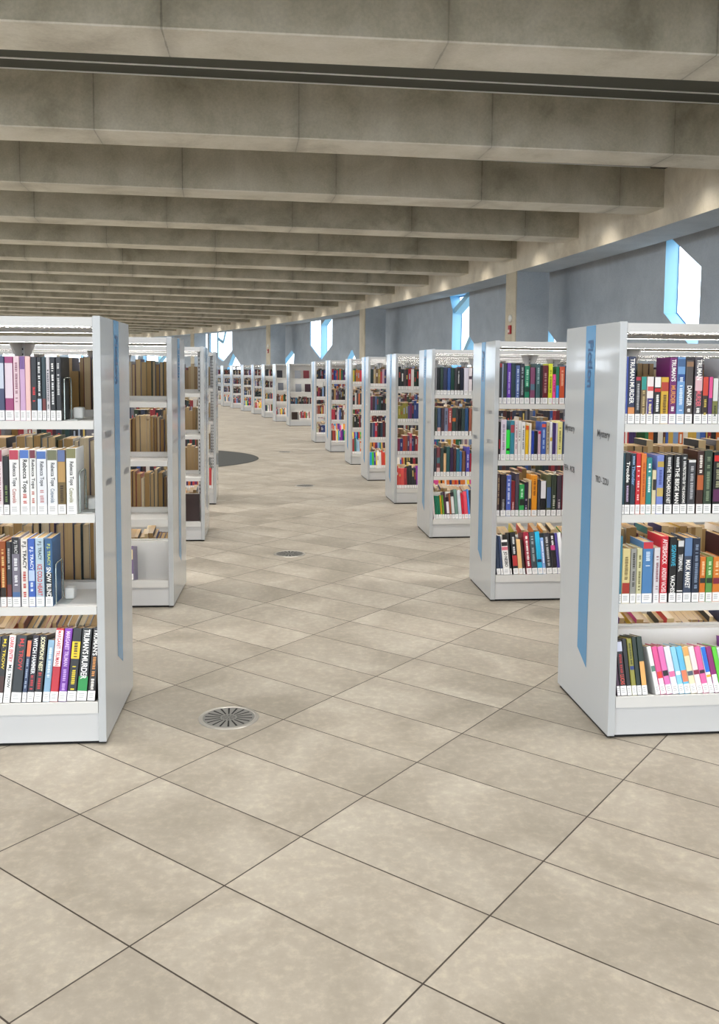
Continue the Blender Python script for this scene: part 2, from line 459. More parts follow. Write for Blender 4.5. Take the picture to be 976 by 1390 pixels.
def add_letters(mb, mat, *a, **k):
    pts, fs = lettering(*a, **k); n = len(mb.v)
    mb.v += [tuple(p) for p in pts]
    for f in fs: mb.f.append(tuple(n + i for i in f)); mb.m.append(mat); mb.c.append(None)

def marks(mb, mat, y0, y1, z0, z1, x, n, rng):
    """small unreadable print"""
    st = (y1 - y0) / n
    mb.poly([(x, y0, z0), (x, y1, z0), (x, y1, z0 + .0015), (x, y0, z0 + .0015)], mat)
    for i in range(n):
        if rng.random() < .12: continue
        a = y0 + st * (i + .12); b = y0 + st * (i + .12 + rng.uniform(.4, .72))
        mb.poly([(x, a, z0), (x, b, z0), (x, b, z1 - rng.uniform(0, .4) * (z1 - z0)), (x, a, z1)], mat)

def case_meshes(s, nb):
    """the shared meshes of a bookcase whose row runs along s * x"""
    me = {}
    L = PT + nb * BAY
    m = MB(); m.box(0, s * PT, 0, DP, .012, H); me['end_panel'] = m.mesh('end_panel', M_PANEL)
    m = MB(); x = -s * .0008
    m.poly([(x, .352, H - .001), (x, .244, H - .001), (x, .244, .198 if s > 0 else .262), (x, .352, .255 if s > 0 else .204)]); me['panel_stripe'] = m.mesh('panel_stripe', M_STRIPE, fix=False)
    m = MB()
    m.prism([(.0, 1.5535), (.0, 1.5875), (DP, 1.5875), (DP, 1.5535), (DP - .016, 1.5535), (DP - .016, 1.566), (.016, 1.566), (.016, 1.5535)], s * PT, s * L)
    me['canopy'] = m.mesh('canopy', M_CANOPY)
    for k, y in (('led_strip', .004), ('led_strip2', DP - .013)):
        m = MB(); m.poly([(s * (PT + .01), y, 1.5528), (s * (L - .01), y, 1.5528), (s * (L - .01), y + .009, 1.5528), (s * (PT + .01), y + .009, 1.5528)]); me[k] = m.mesh('led_strip', M_LED)
    m = MB(); m.box(-s * .02, s * .02, .27, .32, .0, 1.566); me['upright'] = m.mesh('upright', M_WHITE)
    m = MB()
    z = .2
    while z < 1.53:
        for xx in (-.012, .004): m.box(xx, xx + .007, .2692, .3208, z, z + .013)
        z += .032
    me['slot_pattern'] = m.mesh('slot_pattern', M_SLOT, fix=False)
    m = MB(); m.prism([(.03, 1.566), (.56, 1.566), (.33, 1.40), (.26, 1.40)], -s * .004, s * .004); me['canopy_bracket'] = m.mesh('canopy_bracket', M_WHITE)
    for face in (0, 1):
        fy = (lambda y: y) if face == 0 else (lambda y: DP - y)
        for i, z in enumerate(LEV):
            m = MB()
            m.prism([(fy(y), zz) for y, zz in [(.003, z - .03), (.003, z), (.275, z), (.275, z + .028), (.279, z + .028), (.279, z - .012), (.012, z - .012), (.012, z - .03)]], s * .002, s * (BAY - .002))
            me['shelf', i, face] = m.mesh('shelf', M_SHELF)
            m = MB(); m.box(s * .03, s * (BAY - .03), min(fy(.014), fy(.026)), max(fy(.014), fy(.026)), z - .021, z - .0125); me['shelf_light', i, face] = m.mesh('shelf_light', M_LED2)
        m = MB(); t = math.tan(TILT); yb, zb = .205, Z_BASE - .2 * t
        yt, zt = yb + .235 * math.sin(TILT), zb + .235 * math.cos(TILT)
        m.prism([(fy(y), zz) for y, zz in [(.003, Z_BASE - .043), (.003, Z_BASE), (.009, Z_BASE), (yb, zb), (yt, zt), (yt + .03, zt), (yt + .03, zt - .012), (yt + .008, zt - .012), (yb + .008, zb - .01), (.012, Z_BASE - .012), (.012, Z_BASE - .043)]], s * .002, s * (BAY - .002))
        me['base_shelf', face] = m.mesh('base_shelf', M_SHELF)
        m = MB(); m.box(s * PT, s * L, min(fy(.012), fy(.022)), max(fy(.012), fy(.022)), .012, Z_BASE - .040); me['kick_plate', face] = m.mesh('kick_plate', M_WHITE)
    m = MB(); m.box(s * .006, s * (L - .01), .02, DP - .02, 0, .0125); me['shadow_gap'] = m.mesh('shadow_gap', M_DARK)  # near-black box, paints the shadow in the gap under the case
    m = MB(); m.box(s * (PT + .002), s * (L - .002), .2815, .2865, .16, 1.56); me['back_panel'] = m.mesh('back_panel', M_SHELF)
    m = MB()
    ux = (0, 0, -1); uy = (0, -s, 0); y0 = .2975 + s * .026
    add_letters(m, 0, 'Fiction', .19, .056, (-s * .0016, y0, 1.533), ux, uy, (0, 0, 0), bold=.03)
    me['fiction_lettering'] = m.mesh('fiction_lettering', M_LETTER_BLUE, fix=False)
    return me
PROTO = {(1, 4): case_meshes(1, 4), (-1, 4): case_meshes(-1, 4)}

def bookcase(label, x, y, psi, s, nb=4, sign=None, seed=0, back=False):
    me = PROTO[s, nb]
    t = tag(empty('bookcase', (x, y, 0), psi), label, 'bookcase', 'white bookcases along the aisle')
    p = bevel(link('end_panel', me['end_panel'], t), .002)
    link('panel_stripe', me['panel_stripe'], p); link('fiction_lettering', me['fiction_lettering'], p)
    rng = random.Random(seed); m = MB(); xl = -s * .0012
    if sign:
        for word, yy, z, ln, hh in sign:
            m = MB(); add_letters(m, 0, word, ln, hh, (xl, yy, z), (0, -s, 0), (0, 0, 1), (0, 0, 0), bold=.015)
            m.build('sign_lettering', M_LETTER, p, fix=False)
    else:
        for y0 in (.06, .44):
            for z0, ln, n in ((1.148, .12, 7), (.968, .11, 6)):
                m = MB(); marks(m, 0, y0, y0 + ln, z0, z0 + .024, xl, n, rng); m.build('sign_lettering', M_MARK, p, fix=False)
    link('canopy', me['canopy'], t)
    link('led_strip', me['led_strip'], t); link('led_strip', me['led_strip2'], t)
    link('shadow_gap', me['shadow_gap'], t)
    if back: link('back_panel', me['back_panel'], t)
    for b in range(nb + 1):
        xx = s * (PT + b * BAY + (.022 if b == 0 else -.022 if b == nb else 0))
        u = link('upright', me['upright'], t, (xx, 0, 0)); link('slot_pattern', me['slot_pattern'], u)
        if 0 < b: link('canopy_bracket', me['canopy_bracket'], t, (xx, 0, 0))
    for f in (0, 1):
        link('kick_plate', me['kick_plate', f], t)
        for b in range(nb):
            lo = (s * (PT + b * BAY), 0, 0)
            link('base_shelf', me['base_shelf', f], t, lo)
            for i in range(3):
                sh = link('shelf', me['shelf', i, f], t, lo); link('shelf_light', me['shelf_light', i, f], sh)
    return t

ORD = ['zeroth', 'first', 'second', 'third', 'fourth', 'fifth', 'sixth', 'seventh', 'eighth', 'ninth', 'tenth', 'eleventh', 'twelfth', 'thirteenth', 'fourteenth', 'fifteenth', 'sixteenth',
       'seventeenth', 'eighteenth', 'nineteenth', 'twentieth', 'twenty-first', 'twenty-second']
CASES = {}
FIT_R = [(.961, 3.294, .104), (.810, 5.327, .098), (.596, 7.379, .115), (.373, 9.316, .135), (.105, 11.297, .142), (-.135, 13.24, .16), (-.518, 15.337, .175), (-.879, 17.372, .185),
         (-1.796, 22.527, .21)]
FAR = [(-2.328, 24.436), (-2.864, 26.512), (-3.431, 28.63), (-4.027, 30.605), (-4.736, 32.932), (-5.365, 34.75), (-6.0, 36.75)]
for x, y in FAR: FIT_R.append((x, y, math.atan2(y - CY, x - CX) * .97))
FIT_L = [(-.937, 3.207, .085), (-1.089, 5.131, .07), (-1.264, 7.178, .105), (-1.494, 9.186, .12)]
R1_SIGN = [('Mystery', .196, 1.143, .128, .038), ('TRO - ZOU', .203, .972, .134, .026), ('Mystery', .578, 1.143, .122, .038), ('PEN - ROB', .575, .978, .13, .026)]
for i, (x, y, ps) in enumerate(FIT_R):
    which = 'front' if i == 0 else ORD[i + 1]
    lab = 'white double-sided bookcase with blue-striped end panel, %s in the window-side row' % which
    if i == 0: lab = 'white bookcase in front with Fiction on its blue stripe and Mystery printed beside it'
    if i == 8: lab = 'ninth window-side bookcase, after the cross aisle, showing face-out books'
    CASES['R%d' % (i + 1)] = (bookcase(lab, x, y, ps, 1, 4, R1_SIGN if i == 0 else None, i, i in (8, 9, 10)), x, y, ps, 1)
for i, (x, y, ps) in enumerate(FIT_L):
    which = 'front' if i == 0 else ORD[i + 1]
    lab = 'white double-sided bookcase with blue-striped end panel, %s in the inner row' % which
    CASES['L%d' % (i + 1)] = (bookcase(lab, x, y, ps, -1, 4, None, 40 + i), x, y, ps, -1)
PHRASE = {'R1': 'front window-side bookcase', 'R2': 'second window-side bookcase', 'R3': 'third window-side bookcase', 'L1': 'front inner-row bookcase', 'L2': 'second inner-row bookcase', 'L3': 'third inner-row bookcase',
          'R9': 'ninth window-side bookcase', 'R10': 'tenth window-side bookcase'}
LEVN = ['top', 'second', 'third', 'bottom']

# ------------------------------------------------------------------ books
def paper_mat():
    m, nt, b = principled('book_pages'); h = NT(nt)
    tc = h.n('ShaderNodeTexCoord').outputs['Object']
    v = h.mapping(tc, (900, 20, 1))
    inf = h.n('ShaderNodeObjectInfo').outputs['Random']
    c = h.ramp(inf, [(0, '9c7c4c'), (.4, 'b39567'), (.8, 'c8b088'), (1, 'd8cbb0')])
    c = h.mix(.25, c, h.ramp(h.noise(v, 1, 2), [(.35, '6a5434'), (.65, 'ffffff')]), 'MULTIPLY')
    nt.links.new(c, b.inputs['Base Color']); b.inputs['Roughness'].default_value = .9
    return m
M_PAGES = paper_mat()
M_STICK = flat('ecebea', .5)
M_STICK_INK = flat('b4b4b6', .6)
_cov = {}
def cover_mat(col):
    if col not in _cov:
        m, nt, b = principled('book_cover'); h = NT(nt)
        tc = h.n('ShaderNodeTexCoord').outputs['Object']
        c = h.mix(h.math('MULTIPLY', h.noise(tc, 22, 4, .6), .28), (*srgb(col), 1), (*[min(1, k * 1.9 + .02) for k in srgb(col)], 1))
        c = h.mix(h.math('MULTIPLY', h.noise(tc, 11, 3, .6), .35), c, (*[k * .55 for k in srgb(col)], 1))
        nt.links.new(c, b.inputs['Base Color']); b.inputs['Roughness'].default_value = .3; b.inputs['Specular IOR Level'].default_value = .45
        _cov[col] = m
    return _cov[col]
INK = {}
def ink(c):
    if c not in INK: INK[c] = flat(c, .4)
    return INK[c]
PAL = {'black': '151618', 'charcoal': '3a3b40', 'grey': '88888c', 'white': 'ebebe9', 'cream': 'e2d4ae', 'tan': 'c0a684', 'brown': '6a4630', 'olive': '757634', 'dark green': '24382a', 'green': '2a9a50', 'lime green': '40d848',
       'teal': '2a7f86', 'light blue': '8cc0e0', 'blue': '3c5ea8', 'slate blue': '5e7896', 'navy': '202c4c', 'purple': '5a2c92', 'lavender': 'c4b0d4', 'pink': 'e46aa4', 'pale pink': 'e6c8c8', 'magenta': 'a02c74', 'red': 'c0222e', 'maroon': '641a26', 'orange': 'd4742c', 'yellow': 'dedb34', 'gold': 'd0a42c', 'dark teal': '1e3c46', 'plum': '442c44'}
def colour_word(col):
    r = [int(col[i:i+2], 16) for i in (0, 2, 4)]
    return min(PAL, key=lambda k: sum((a - int(PAL[k][2*i:2*i+2], 16)) ** 2 for i, a in enumerate(r)))

def book_parts(w, h, d, col, deco=(), sticker=True, seed=0):
    """cover (spine, two boards) with page block, sticker and print; spine faces -y, stands on z = 0"""
    rng = random.Random(seed); x = w / 2; t = min(.0024, w * .12)
    m = MB(); r = min(.003, w * .2)
    # outer U profile in plan, swept upward
    out = [(-x, d), (-x, r), (-x + r * .35, r * .3), (-x + r, 0), (x - r, 0), (x - r * .35, r * .3), (x, r), (x, d)]
    inn = [(x - t, d), (x - t, t + r * .5), (-x + t, t + r * .5), (-x + t, d)]
    ring = out + inn; k = len(ring); n = len(m.v)
    m.v += [(a, b, 0) for a, b in ring] + [(a, b, h) for a, b in ring]
    for i in range(k):
        j = (i + 1) % k; m.f.append((n + i, n + j, n + k + j, n + k + i)); m.m.append(0); m.c.append(None)
    for z in (0, k):
        qs = [(0, 1, 10, 11), (6, 7, 8, 9), (1, 2, 3, 4, 5, 6, 9, 10)]
        for q in qs: m.f.append(tuple(n + z + i for i in q)); m.m.append(0); m.c.append(None)
    cover = m.mesh('book', cover_mat(col))
    p = MB(); p.box(-x + t + .0002, x - t - .0002, t + r * .5, d - .003, .003, h - .003)
    pages = p.mesh('pages', M_PAGES)
    subs = [('pages', pages)]
    zs = .037 if sticker else 0
    if sticker:
        q = MB(); e = -.0006
        q.poly([(-x + .0006, e, .0015), (x - .0006, e, .0015), (x - .0006, e, zs), (-x + .0006, e, zs)])
        for z in (.012, .019, .026):
            q.poly([(-x * .62, e * 1.6, z), (x * rng.uniform(.2, .6), e * 1.6, z), (x * .5, e * 1.6, z + .003), (-x * .62, e * 1.6, z + .003)], 1)
        subs.append(('spine_label', q.mesh('spine_label', [M_STICK, M_STICK_INK], fix=False)))
    for dc in deco:
        if dc[0] == 'B':
            _, c, a, b = dc; z1, z0 = h * (1 - a) - .001, max(h * (1 - b), zs * .9)
            q = MB(); e = -.0003; q.poly([(-x + r * .5, e, z0), (x - r * .5, e, z0), (x - r * .5, e, z1), (-x + r * .5, e, z1)])
            subs.append(('spine_band', q.mesh('spine_band', ink(c), fix=False)))
        elif dc[0] == 'T':
            _, txt, c, a, b, sz = dc
            q = MB(); ln = h * (b - a); ht = min(w * sz, ln * .42)
            add_letters(q, 0, txt, ln, ht, (-ht / 2, -.0009, h * (1 - a)), (0, 0, -1), (1, 0, 0), (0, 0, 0), bold=.02)
            subs.append(('spine_title', q.mesh('spine_title', ink(c), fix=False)))
        elif dc[0] == 'D':
            _, c, a, b = dc; q = MB(); z = h * (1 - a); ze = h * (1 - b); u = w * .42
            while z > ze:
                st = rng.uniform(.0035, .0085)
                if rng.random() < .82: q.poly([(-u / 2, -.0009, z - st * .7), (u / 2 * rng.uniform(.5, 1), -.0009, z - st * .7), (u / 2, -.0009, z), (-u / 2 * rng.uniform(.6, 1), -.0009, z)])
                z -= st
            if q.f: subs.append(('spine_print', q.mesh('spine_print', ink(c), fix=False)))
    return cover, subs

def place(case, lx, ly, lz, rz=0, rx=0, ry=0):
    _, x, y, ps, s = CASES[case]
    c, sn = math.cos(ps), math.sin(ps)
    return (x + c * lx - sn * ly, y + sn * lx + c * ly, lz), (rx, ry, ps + rz)

def add_book(case, lx, ly, lz, w, h, d, col, deco, label, group, rz=0, rx=0, ry=0, sticker=True, seed=0):
    cover, subs = book_parts(w, h, d, col, deco, sticker, seed)
    loc, rot = place(case, lx, ly, lz, rz, rx, ry)
    o = tag(link('book', cover, None, loc, rot), label, 'book', group)
    for n, me in subs: link(n, me, o)
    return o

BOOKS={
 ('R1', 0):(0,[
  (0.032,0.0091,0.251,'e6e8f0',('B','3c50a0',0,.85)),
  (0.0417,0.0278,0.251,'232c4c',('T','TRUMAN','f4f2ee',.03,.36,.62),('T','MURDER','f4f2ee',.38,.7,.62),('B','d08a50',.75,.9)),
  (0.0708,0.0208,0.176,'28282e',('B','b03040',.0,.08),('D','b0b0b0',.15,.75)),
  (0.0929,0.0214,0.177,'6e5c40',('B','2a9088',0,.28),('D','c9b27a',.3,.8)),
  (0.1163,0.026,0.176,'e9dcda',('B','40347c',.45,1),('D','e8d8a0',.5,.8),('B','d05050',.2,.3)),
  (0.1436,0.0261,0.176,'1b1a1c',('B','e8e6e4',0,.22),('D','f4f2ee',.38,.8),('B','c02020',.24,.32)),
  (0.171,0.0307,0.175,'cfa22c',('B','b03a28',.1,.3),('D','5a4010',.38,.76)),
  (0.203,0.0281,0.249,'6a1c62',('T',"TRUMAN'S",'f4f2ee',.03,.36,.62),('T','MURDER','e09a50',.42,.7,.62),('D','f4f2ee',.74,.8)),
  (0.2337,0.0315,0.25,'6c98cc',('B','40608c',.02,.14),('D','dce8f4',.3,.8),('B','2b4f90',.25,.36)),
  (0.2665,0.0296,0.239,'4c4442',('T','DANGER','f4f2ee',.4,.72,.62),('D','f4f2ee',.76,.86),('B','8c6c50',.02,.1)),
  (0.3014,0.031,0.25,'4a464c',('T','TRUMAN','f4f2ee',.03,.34,.62),('B','d8b0b8',.28,.5),('T','MURDER','e06a78',.5,.74,.62),('D','f4f2ee',.76,.84)),
  (0.3336,0.0231,0.178,'352820',('B','c8402e',0,.4),('D','c8b050',.48,.8)),
  (0.3574,0.0165,0.178,'53306c',('B','d8508c',0,.45)),
  (0.3752,0.0218,0.173,'77783e',('B','d8dad8',0,.5),('D','30381c',.6,.8)),
  (0.3984,0.0239,0.248,'9a9aa2',('D','303038',.2,.8)),
  (0.4229,0.0246,0.217,'2a3444'),
 ]),
 ('R1', 1):(0,[
  (0.0319,0.0091,0.233,'1c4450'),
  (0.0416,0.0209,0.233,'17191f',('T','Trouble','f4f2ee',.14,.48,.62),('D','c0a8c8',.5,.8)),
  (0.0638,0.0196,0.23,'1c3142',('T','Thunder','7fa4d0',.2,.52,.62),('D','9ab8d8',.04,.18)),
  (0.0848,0.0183,0.231,'c4232e',('B','f4f2ee',.2,.22),('D','f0c8c0',.25,.75)),
  (0.1044,0.0203,0.23,'d8742c',('D','b04c18',.15,.7)),
  (0.126,0.0217,0.214,'27807f',('D','e4f0ec',.1,.6)),
  (0.1497,0.0158,0.167,'d8c8a0',('B','2c2620',.2,.45)),
  (0.1668,0.0277,0.224,'7484c8',('B','b49a4c',.1,.2),('B','c0a860',.55,.7),('D','4a5494',.25,.5)),
  (0.1977,0.031,0.226,'17191c',('D','d0d0d0',.04,.2),('T','THE TREACHEROUS NET','f4f2ee',.2,.82,.5)),
  (0.232,0.0278,0.226,'141518',('D','d0d0d0',.04,.2),('T','THE BEIGE MAN','f4f2ee',.22,.82,.6)),
  (0.2611,0.0265,0.226,'1a1b1f',('D','d0d0d0',.04,.18),('T','PROTECTED BY THE SHADOWS','f4f2ee',.2,.82,.42)),
  (0.2896,0.0305,0.207,'3c3d42',('B','d8d8d8',.0,.05),('D','b0b0b4',.12,.76)),
  (0.3254,0.0273,0.24,'3a211a',('D','e8e0d8',.05,.34),('B','b05a2c',.38,.62)),
  (0.354,0.0313,0.242,'2e3d2e',('D','7c8c70',.1,.8)),
  (0.39,0.0354,0.236,'141416',('B','c82020',.05,.15),('B','5a2450',.6,.8),('D','9a9a78',.18,.56)),
  (0.4268,0.0295,0.232,'2c2a30'),
 ]),
 ('R1', 2):(0,[
  (0.0326,0.0092,0.259,'3c7c92'),
  (0.0432,0.0316,0.211,'d6c28a',('B','a03428',.62,.82),('D','7a6840',.15,.55)),
  (0.0761,0.0231,0.211,'93938e',('D','40403c',.08,.7)),
  (0.1005,0.0211,0.211,'cac59a',('D','6c6840',.12,.75)),
  (0.123,0.0411,0.236,'4b7cae',('B','c23440',0,.11),('D','cfe0f0',.16,.4)),
  (0.1687,0.0226,0.213,'d6d0d4',('D','8a5560',.12,.75)),
  (0.1939,0.0293,0.257,'bd1e2e',('T','AFTERSHOCK','f2e6e6',.04,.42,.62),('T','ANDREW VACHSS','f2dede',.47,.84,.62)),
  (0.2291,0.0287,0.254,'1d1f22',('T','SIGNWAVE','3fb0d0',.12,.44,.62),('T','VACHSS','f4f2ee',.58,.86,.62)),
  (0.2591,0.0254,0.241,'232428',('T','TERMINAL','e0e0e0',.22,.5,.62),('B','cccccc',0,.1),('B','f4f2ee',.8,.82)),
  (0.2872,0.0321,0.25,'3d485c',('B','5f7ea8',.0,.28),('T','MASK MARKET','f4f2ee',.34,.78,.62)),
  (0.3206,0.0302,0.249,'232c3e',('D','8090a8',.1,.8)),
  (0.3528,0.0235,0.175,'cf7028',('B','2a2a2c',.46,.58),('D','f0d0a0',.1,.4)),
  (0.3777,0.0262,0.175,'5c9148',('B','203020',.46,.58),('D','d8e8c0',.1,.4)),
  (0.4059,0.029,0.174,'d2762e',('B','7a2038',.46,.6),('D','f0d0a0',.1,.4)),
  (0.4363,0.0317,0.254,'3a1a20',('D','a08080',.2,.7)),
 ]),
 ('R1', 3):(-9,[
  (0.0315,0.0126,0.208,'3c2038'),
  (0.0454,0.0252,0.209,'1e1218',('B','c8cce0',.02,.2),('T','LUCAS','d04838',.62,.8,.62),('D','b03030',.25,.58)),
  (0.072,0.018,0.214,'141416'),
  (0.0913,0.0193,0.215,'8a8632',('B','283c78',.48,.55),('D','50501c',.08,.45)),
  (0.1119,0.018,0.22,'13251c'),
  (0.1313,0.022,0.222,'182c22',('B','e2a860',.42,.86)),
  (0.1955,0.0181,0.184,'ecebe8',('B','5c8474',.4,.52)),
  (0.2149,0.0222,0.183,'dd4e8c',('B','d83c30',.52,.66),('B','f0d0dc',.66,1)),
  (0.2384,0.0235,0.183,'e26cae',('B','241c24',.5,.62)),
  (0.2633,0.0256,0.182,'dddcec',('B','d870a0',.52,.64)),
  (0.2903,0.0216,0.181,'86c6e6',('B','f4f4f4',.52,.6)),
  (0.3132,0.0237,0.181,'5cb2de',('B','e07c58',.5,.75)),
  (0.3382,0.0237,0.18,'eadab0',('B','e0a860',0,.2),('B','505868',.52,.62)),
  (0.3633,0.0231,0.18,'f0dcdc',('B','8c2440',.5,.6)),
  (0.3877,0.0231,0.179,'e4609c',('B','3a2030',.5,.58)),
  (0.4122,0.0204,0.178,'f2f0f0',('B','1f6cd0',0,.55),('B','e0b040',.6,.66)),
  (0.4339,0.0232,0.178,'86186a',('B','f0e4f0',.6,1)),
  (0.4584,0.0191,0.177,'58c030'),
  (0.4789,0.0191,0.175,'d0d4d8'),
 ]),
 ('R2', 0):(0,[
  (0.0314,0.0153,0.244,'303036',('B','a03030',0,.1)),
  (0.0481,0.007,0.241,'94a0bc'),
  (0.0565,0.0216,0.246,'2c3838'),
  (0.0795,0.0238,0.246,'5e32a0',('D','c0a8e0',.2,.75)),
  (0.1046,0.0252,0.245,'1a343e'),
  (0.1319,0.0252,0.232,'4c6098',('D','c0d0e8',.1,.8)),
  (0.1585,0.0266,0.244,'282c36',('D','a0a8b0',.1,.8)),
  (0.1872,0.0309,0.229,'187a5c',('D','b0e0c8',.1,.5),('B','103c30',.55,.68)),
  (0.2216,0.0295,0.22,'784060',('B','4c6c7c',.45,.62)),
  (0.2567,0.0267,0.243,'3c5c60',('D','a0b8b8',.1,.5)),
  (0.2855,0.0127,0.233,'160f12'),
  (0.2989,0.0338,0.233,'621620',('D','c09090',.2,.7)),
  (0.3348,0.0247,0.244,'d8dc28',('D','6c7010',.15,.7)),
  (0.3609,0.0198,0.18,'f04c94',('D','902050',.2,.6)),
  (0.3821,0.0198,0.226,'166e48',('B','208ad8',.5,.85),('B','b09030',.85,1)),
  (0.404,0.0318,0.226,'c4502e',('D','e8b090',.1,.5)),
  (0.4379,0.0269,0.234,'2c4468'),
  (0.4662,0.0234,0.241,'d0ccc4'),
 ]),
 ('R2', 1):(0,[
  (0.0351,0.0112,0.233,'1d181c',('B','902830',.45,.7)),
  (0.0477,0.033,0.247,'d8ccdc',('D','908098',.1,.75)),
  (0.0813,0.0232,0.184,'28dc46',('B','102818',.6,.68)),
  (0.1059,0.0253,0.24,'307e92',('B','a03c48',.1,.3)),
  (0.1333,0.019,0.24,'e0d2d6',('D','a07080',.1,.7)),
  (0.1537,0.0197,0.24,'dcdad8',('D','303030',.2,.5)),
  (0.1749,0.0233,0.233,'e8e8e6',('D','505050',.1,.7)),
  (0.2002,0.0197,0.211,'e8b416',('B','d85020',0,.12)),
  (0.2221,0.0148,0.225,'e6dcd0'),
  (0.2383,0.0162,0.178,'1e3ca0'),
  (0.2553,0.0205,0.178,'131822'),
  (0.2786,0.0184,0.178,'c0a2b4',('B','d01e5a',0,.1)),
  (0.2998,0.029,0.234,'3c5aa8',('B','d05040',.05,.14),('D','a8c0e8',.2,.7)),
  (0.3309,0.0177,0.234,'b8a88c',('D','605440',.1,.7)),
  (0.3508,0.017,0.234,'e2e2e6',('B','d0b040',.4,.5)),
  (0.3692,0.0192,0.227,'3a2668'),
  (0.3898,0.0099,0.226,'bcb4d8'),
  (0.4011,0.0298,0.234,'ece490',('D','807840',.1,.7)),
  (0.4331,0.0235,0.234,'304060'),
  (0.458,0.0235,0.241,'a04038'),
 ]),
 ('R2', 2):(0,[
  (0.0297,0.019,0.262,'463232',('D','a89070',.1,.7)),
  (0.0536,0.0331,0.258,'2a2026',('D','a0a0a0',.6,.85)),
  (0.0889,0.0297,0.251,'4a5eb0',('D','d0d8f0',.1,.7)),
  (0.12,0.024,0.216,'741420',('D','e0b0b0',.6,.8)),
  (0.1454,0.0226,0.261,'443c4a'),
  (0.1702,0.0305,0.195,'2c9a50',('B','14201a',.45,.66),('D','c0f0d0',.1,.4)),
  (0.2028,0.0227,0.209,'1f1630',('D','b0a0c0',.5,.8)),
  (0.2276,0.0177,0.219,'c4b494',('B','24242a',.5,1)),
  (0.2475,0.0334,0.251,'de8a1a',('D','7a3c08',.1,.5)),
  (0.2851,0.0156,0.226,'3a3a42'),
  (0.3029,0.0342,0.216,'141418',('B','dcdade',0,.5)),
  (0.3406,0.0285,0.254,'4c5236',('B','405a88',.3,.8)),
  (0.3719,0.0307,0.254,'2c382c',('D','c0c0b0',.5,.8)),
  (0.4055,0.0279,0.25,'382a38',('D','c0b0b8',.6,.8)),
  (0.4355,0.0236,0.254,'681828'),
  (0.4605,0.0236,0.246,'30404c'),
 ]),
 ('R2', 3):(-3,[
  (0.0323,0.0241,0.241,'24344e'),
  (0.0578,0.0142,0.237,'2a3a5c'),
  (0.0741,0.0405,0.212,'ebe9e6',('B','202020',.06,.18),('B','d07080',.2,.3),('T','JO NESBO','101010',.34,.78,.62)),
  (0.116,0.0114,0.247,'141416'),
  (0.1366,0.032,0.259,'18181c',('D','d8d8d8',.1,.5),('B','b02c2c',.55,.8)),
  (0.17,0.0256,0.215,'e4b47c'),
  (0.1971,0.0143,0.211,'2c1c16'),
  (0.2199,0.0328,0.259,'8c1c32',('D','f4f2ee',.1,.8)),
  (0.2548,0.0343,0.258,'3a444a',('D','98a4a8',.1,.7)),
  (0.2913,0.03,0.261,'1ea0cc',('B','203050',.65,.72)),
  (0.3227,0.0208,0.224,'7c9cd4',('D','e8f0ff',.1,.7)),
  (0.3464,0.0351,0.252,'2b2b31',('D','b8b8b8',.1,.8)),
  (0.3836,0.0309,0.251,'1e161a',('B','c03c80',.3,.42),('D','e0e0e0',.05,.28)),
  (0.4166,0.0165,0.251,'423880'),
  (0.4346,0.0237,0.255,'d0d0d4'),
  (0.4604,0.023,0.251,'503028'),
 ]),
 ('R3', 0):(0,[
  (0.0342,0.0122,0.223,'88888c'),
  (0.0477,0.0263,0.223,'191e22'),
  (0.0759,0.025,0.223,'283c36'),
  (0.1022,0.0315,0.224,'2c3454'),
  (0.1369,0.027,0.224,'32508e'),
  (0.1659,0.029,0.224,'163c32'),
  (0.198,0.0219,0.224,'3c3c42'),
  (0.2212,0.0219,0.225,'212126',('D','d0d0d0',.1,.6)),
  (0.2451,0.0284,0.225,'171c30'),
  (0.2786,0.0362,0.225,'d8d2e2'),
  (0.3174,0.0291,0.225,'ebe0e4',('B','504050',.3,.42)),
  (0.3497,0.0259,0.226,'30343c'),
 ]),
 ('R3', 1):(0,[
  (0.0363,0.0187,0.23,'3c463c'),
  (0.0562,0.0296,0.23,'3c506e',('B','c89a90',.7,1)),
  (0.091,0.0232,0.23,'463640'),
  (0.1168,0.0297,0.23,'787e98',('D','30303c',.1,.6)),
  (0.149,0.0323,0.23,'a04444',('D','e8c8c0',.1,.5)),
  (0.1832,0.0304,0.23,'324644',('B','d06a30',.35,.48)),
  (0.2149,0.0181,0.23,'3c3c40'),
  (0.2343,0.0252,0.23,'191a1e'),
  (0.2622,0.0292,0.23,'344444'),
  (0.2926,0.0285,0.23,'264a76'),
  (0.327,0.0227,0.231,'965a4a'),
  (0.353,0.026,0.231,'c8b8a0'),
 ]),
 ('R3', 2):(0,[
  (0.0359,0.0184,0.238,'3c424c'),
  (0.0556,0.0306,0.245,'6e3a40',('B','4c7078',.35,.55),('B','c8a09c',.7,1)),
  (0.0883,0.0252,0.238,'374644'),
  (0.1149,0.0218,0.191,'dcae82'),
  (0.1387,0.0287,0.25,'285052'),
  (0.1701,0.028,0.245,'322244'),
  (0.2001,0.0226,0.238,'502f30'),
  (0.2247,0.028,0.231,'286478'),
  (0.2542,0.0164,0.211,'2f6cb2'),
  (0.2761,0.0253,0.208,'785242'),
  (0.3083,0.0295,0.248,'4c48a6',('D','d0d0f0',.2,.7)),
  (0.3391,0.0137,0.191,'a02038'),
  (0.3556,0.024,0.218,'304030'),
 ]),
 ('R3', 3):(-3,[
  (0.0345,0.0123,0.204,'ecd0d0'),
  (0.0488,0.0116,0.196,'0f6446'),
  (0.0618,0.0157,0.195,'0e6a4c'),
  (0.0789,0.0164,0.195,'126848'),
  (0.0966,0.0144,0.2,'b48a16'),
  (0.1131,0.0157,0.2,'5a8c2a'),
  (0.1302,0.0164,0.23,'3a2036'),
  (0.1486,0.0253,0.183,'28141e',('B','d8d0d4',.2,.75)),
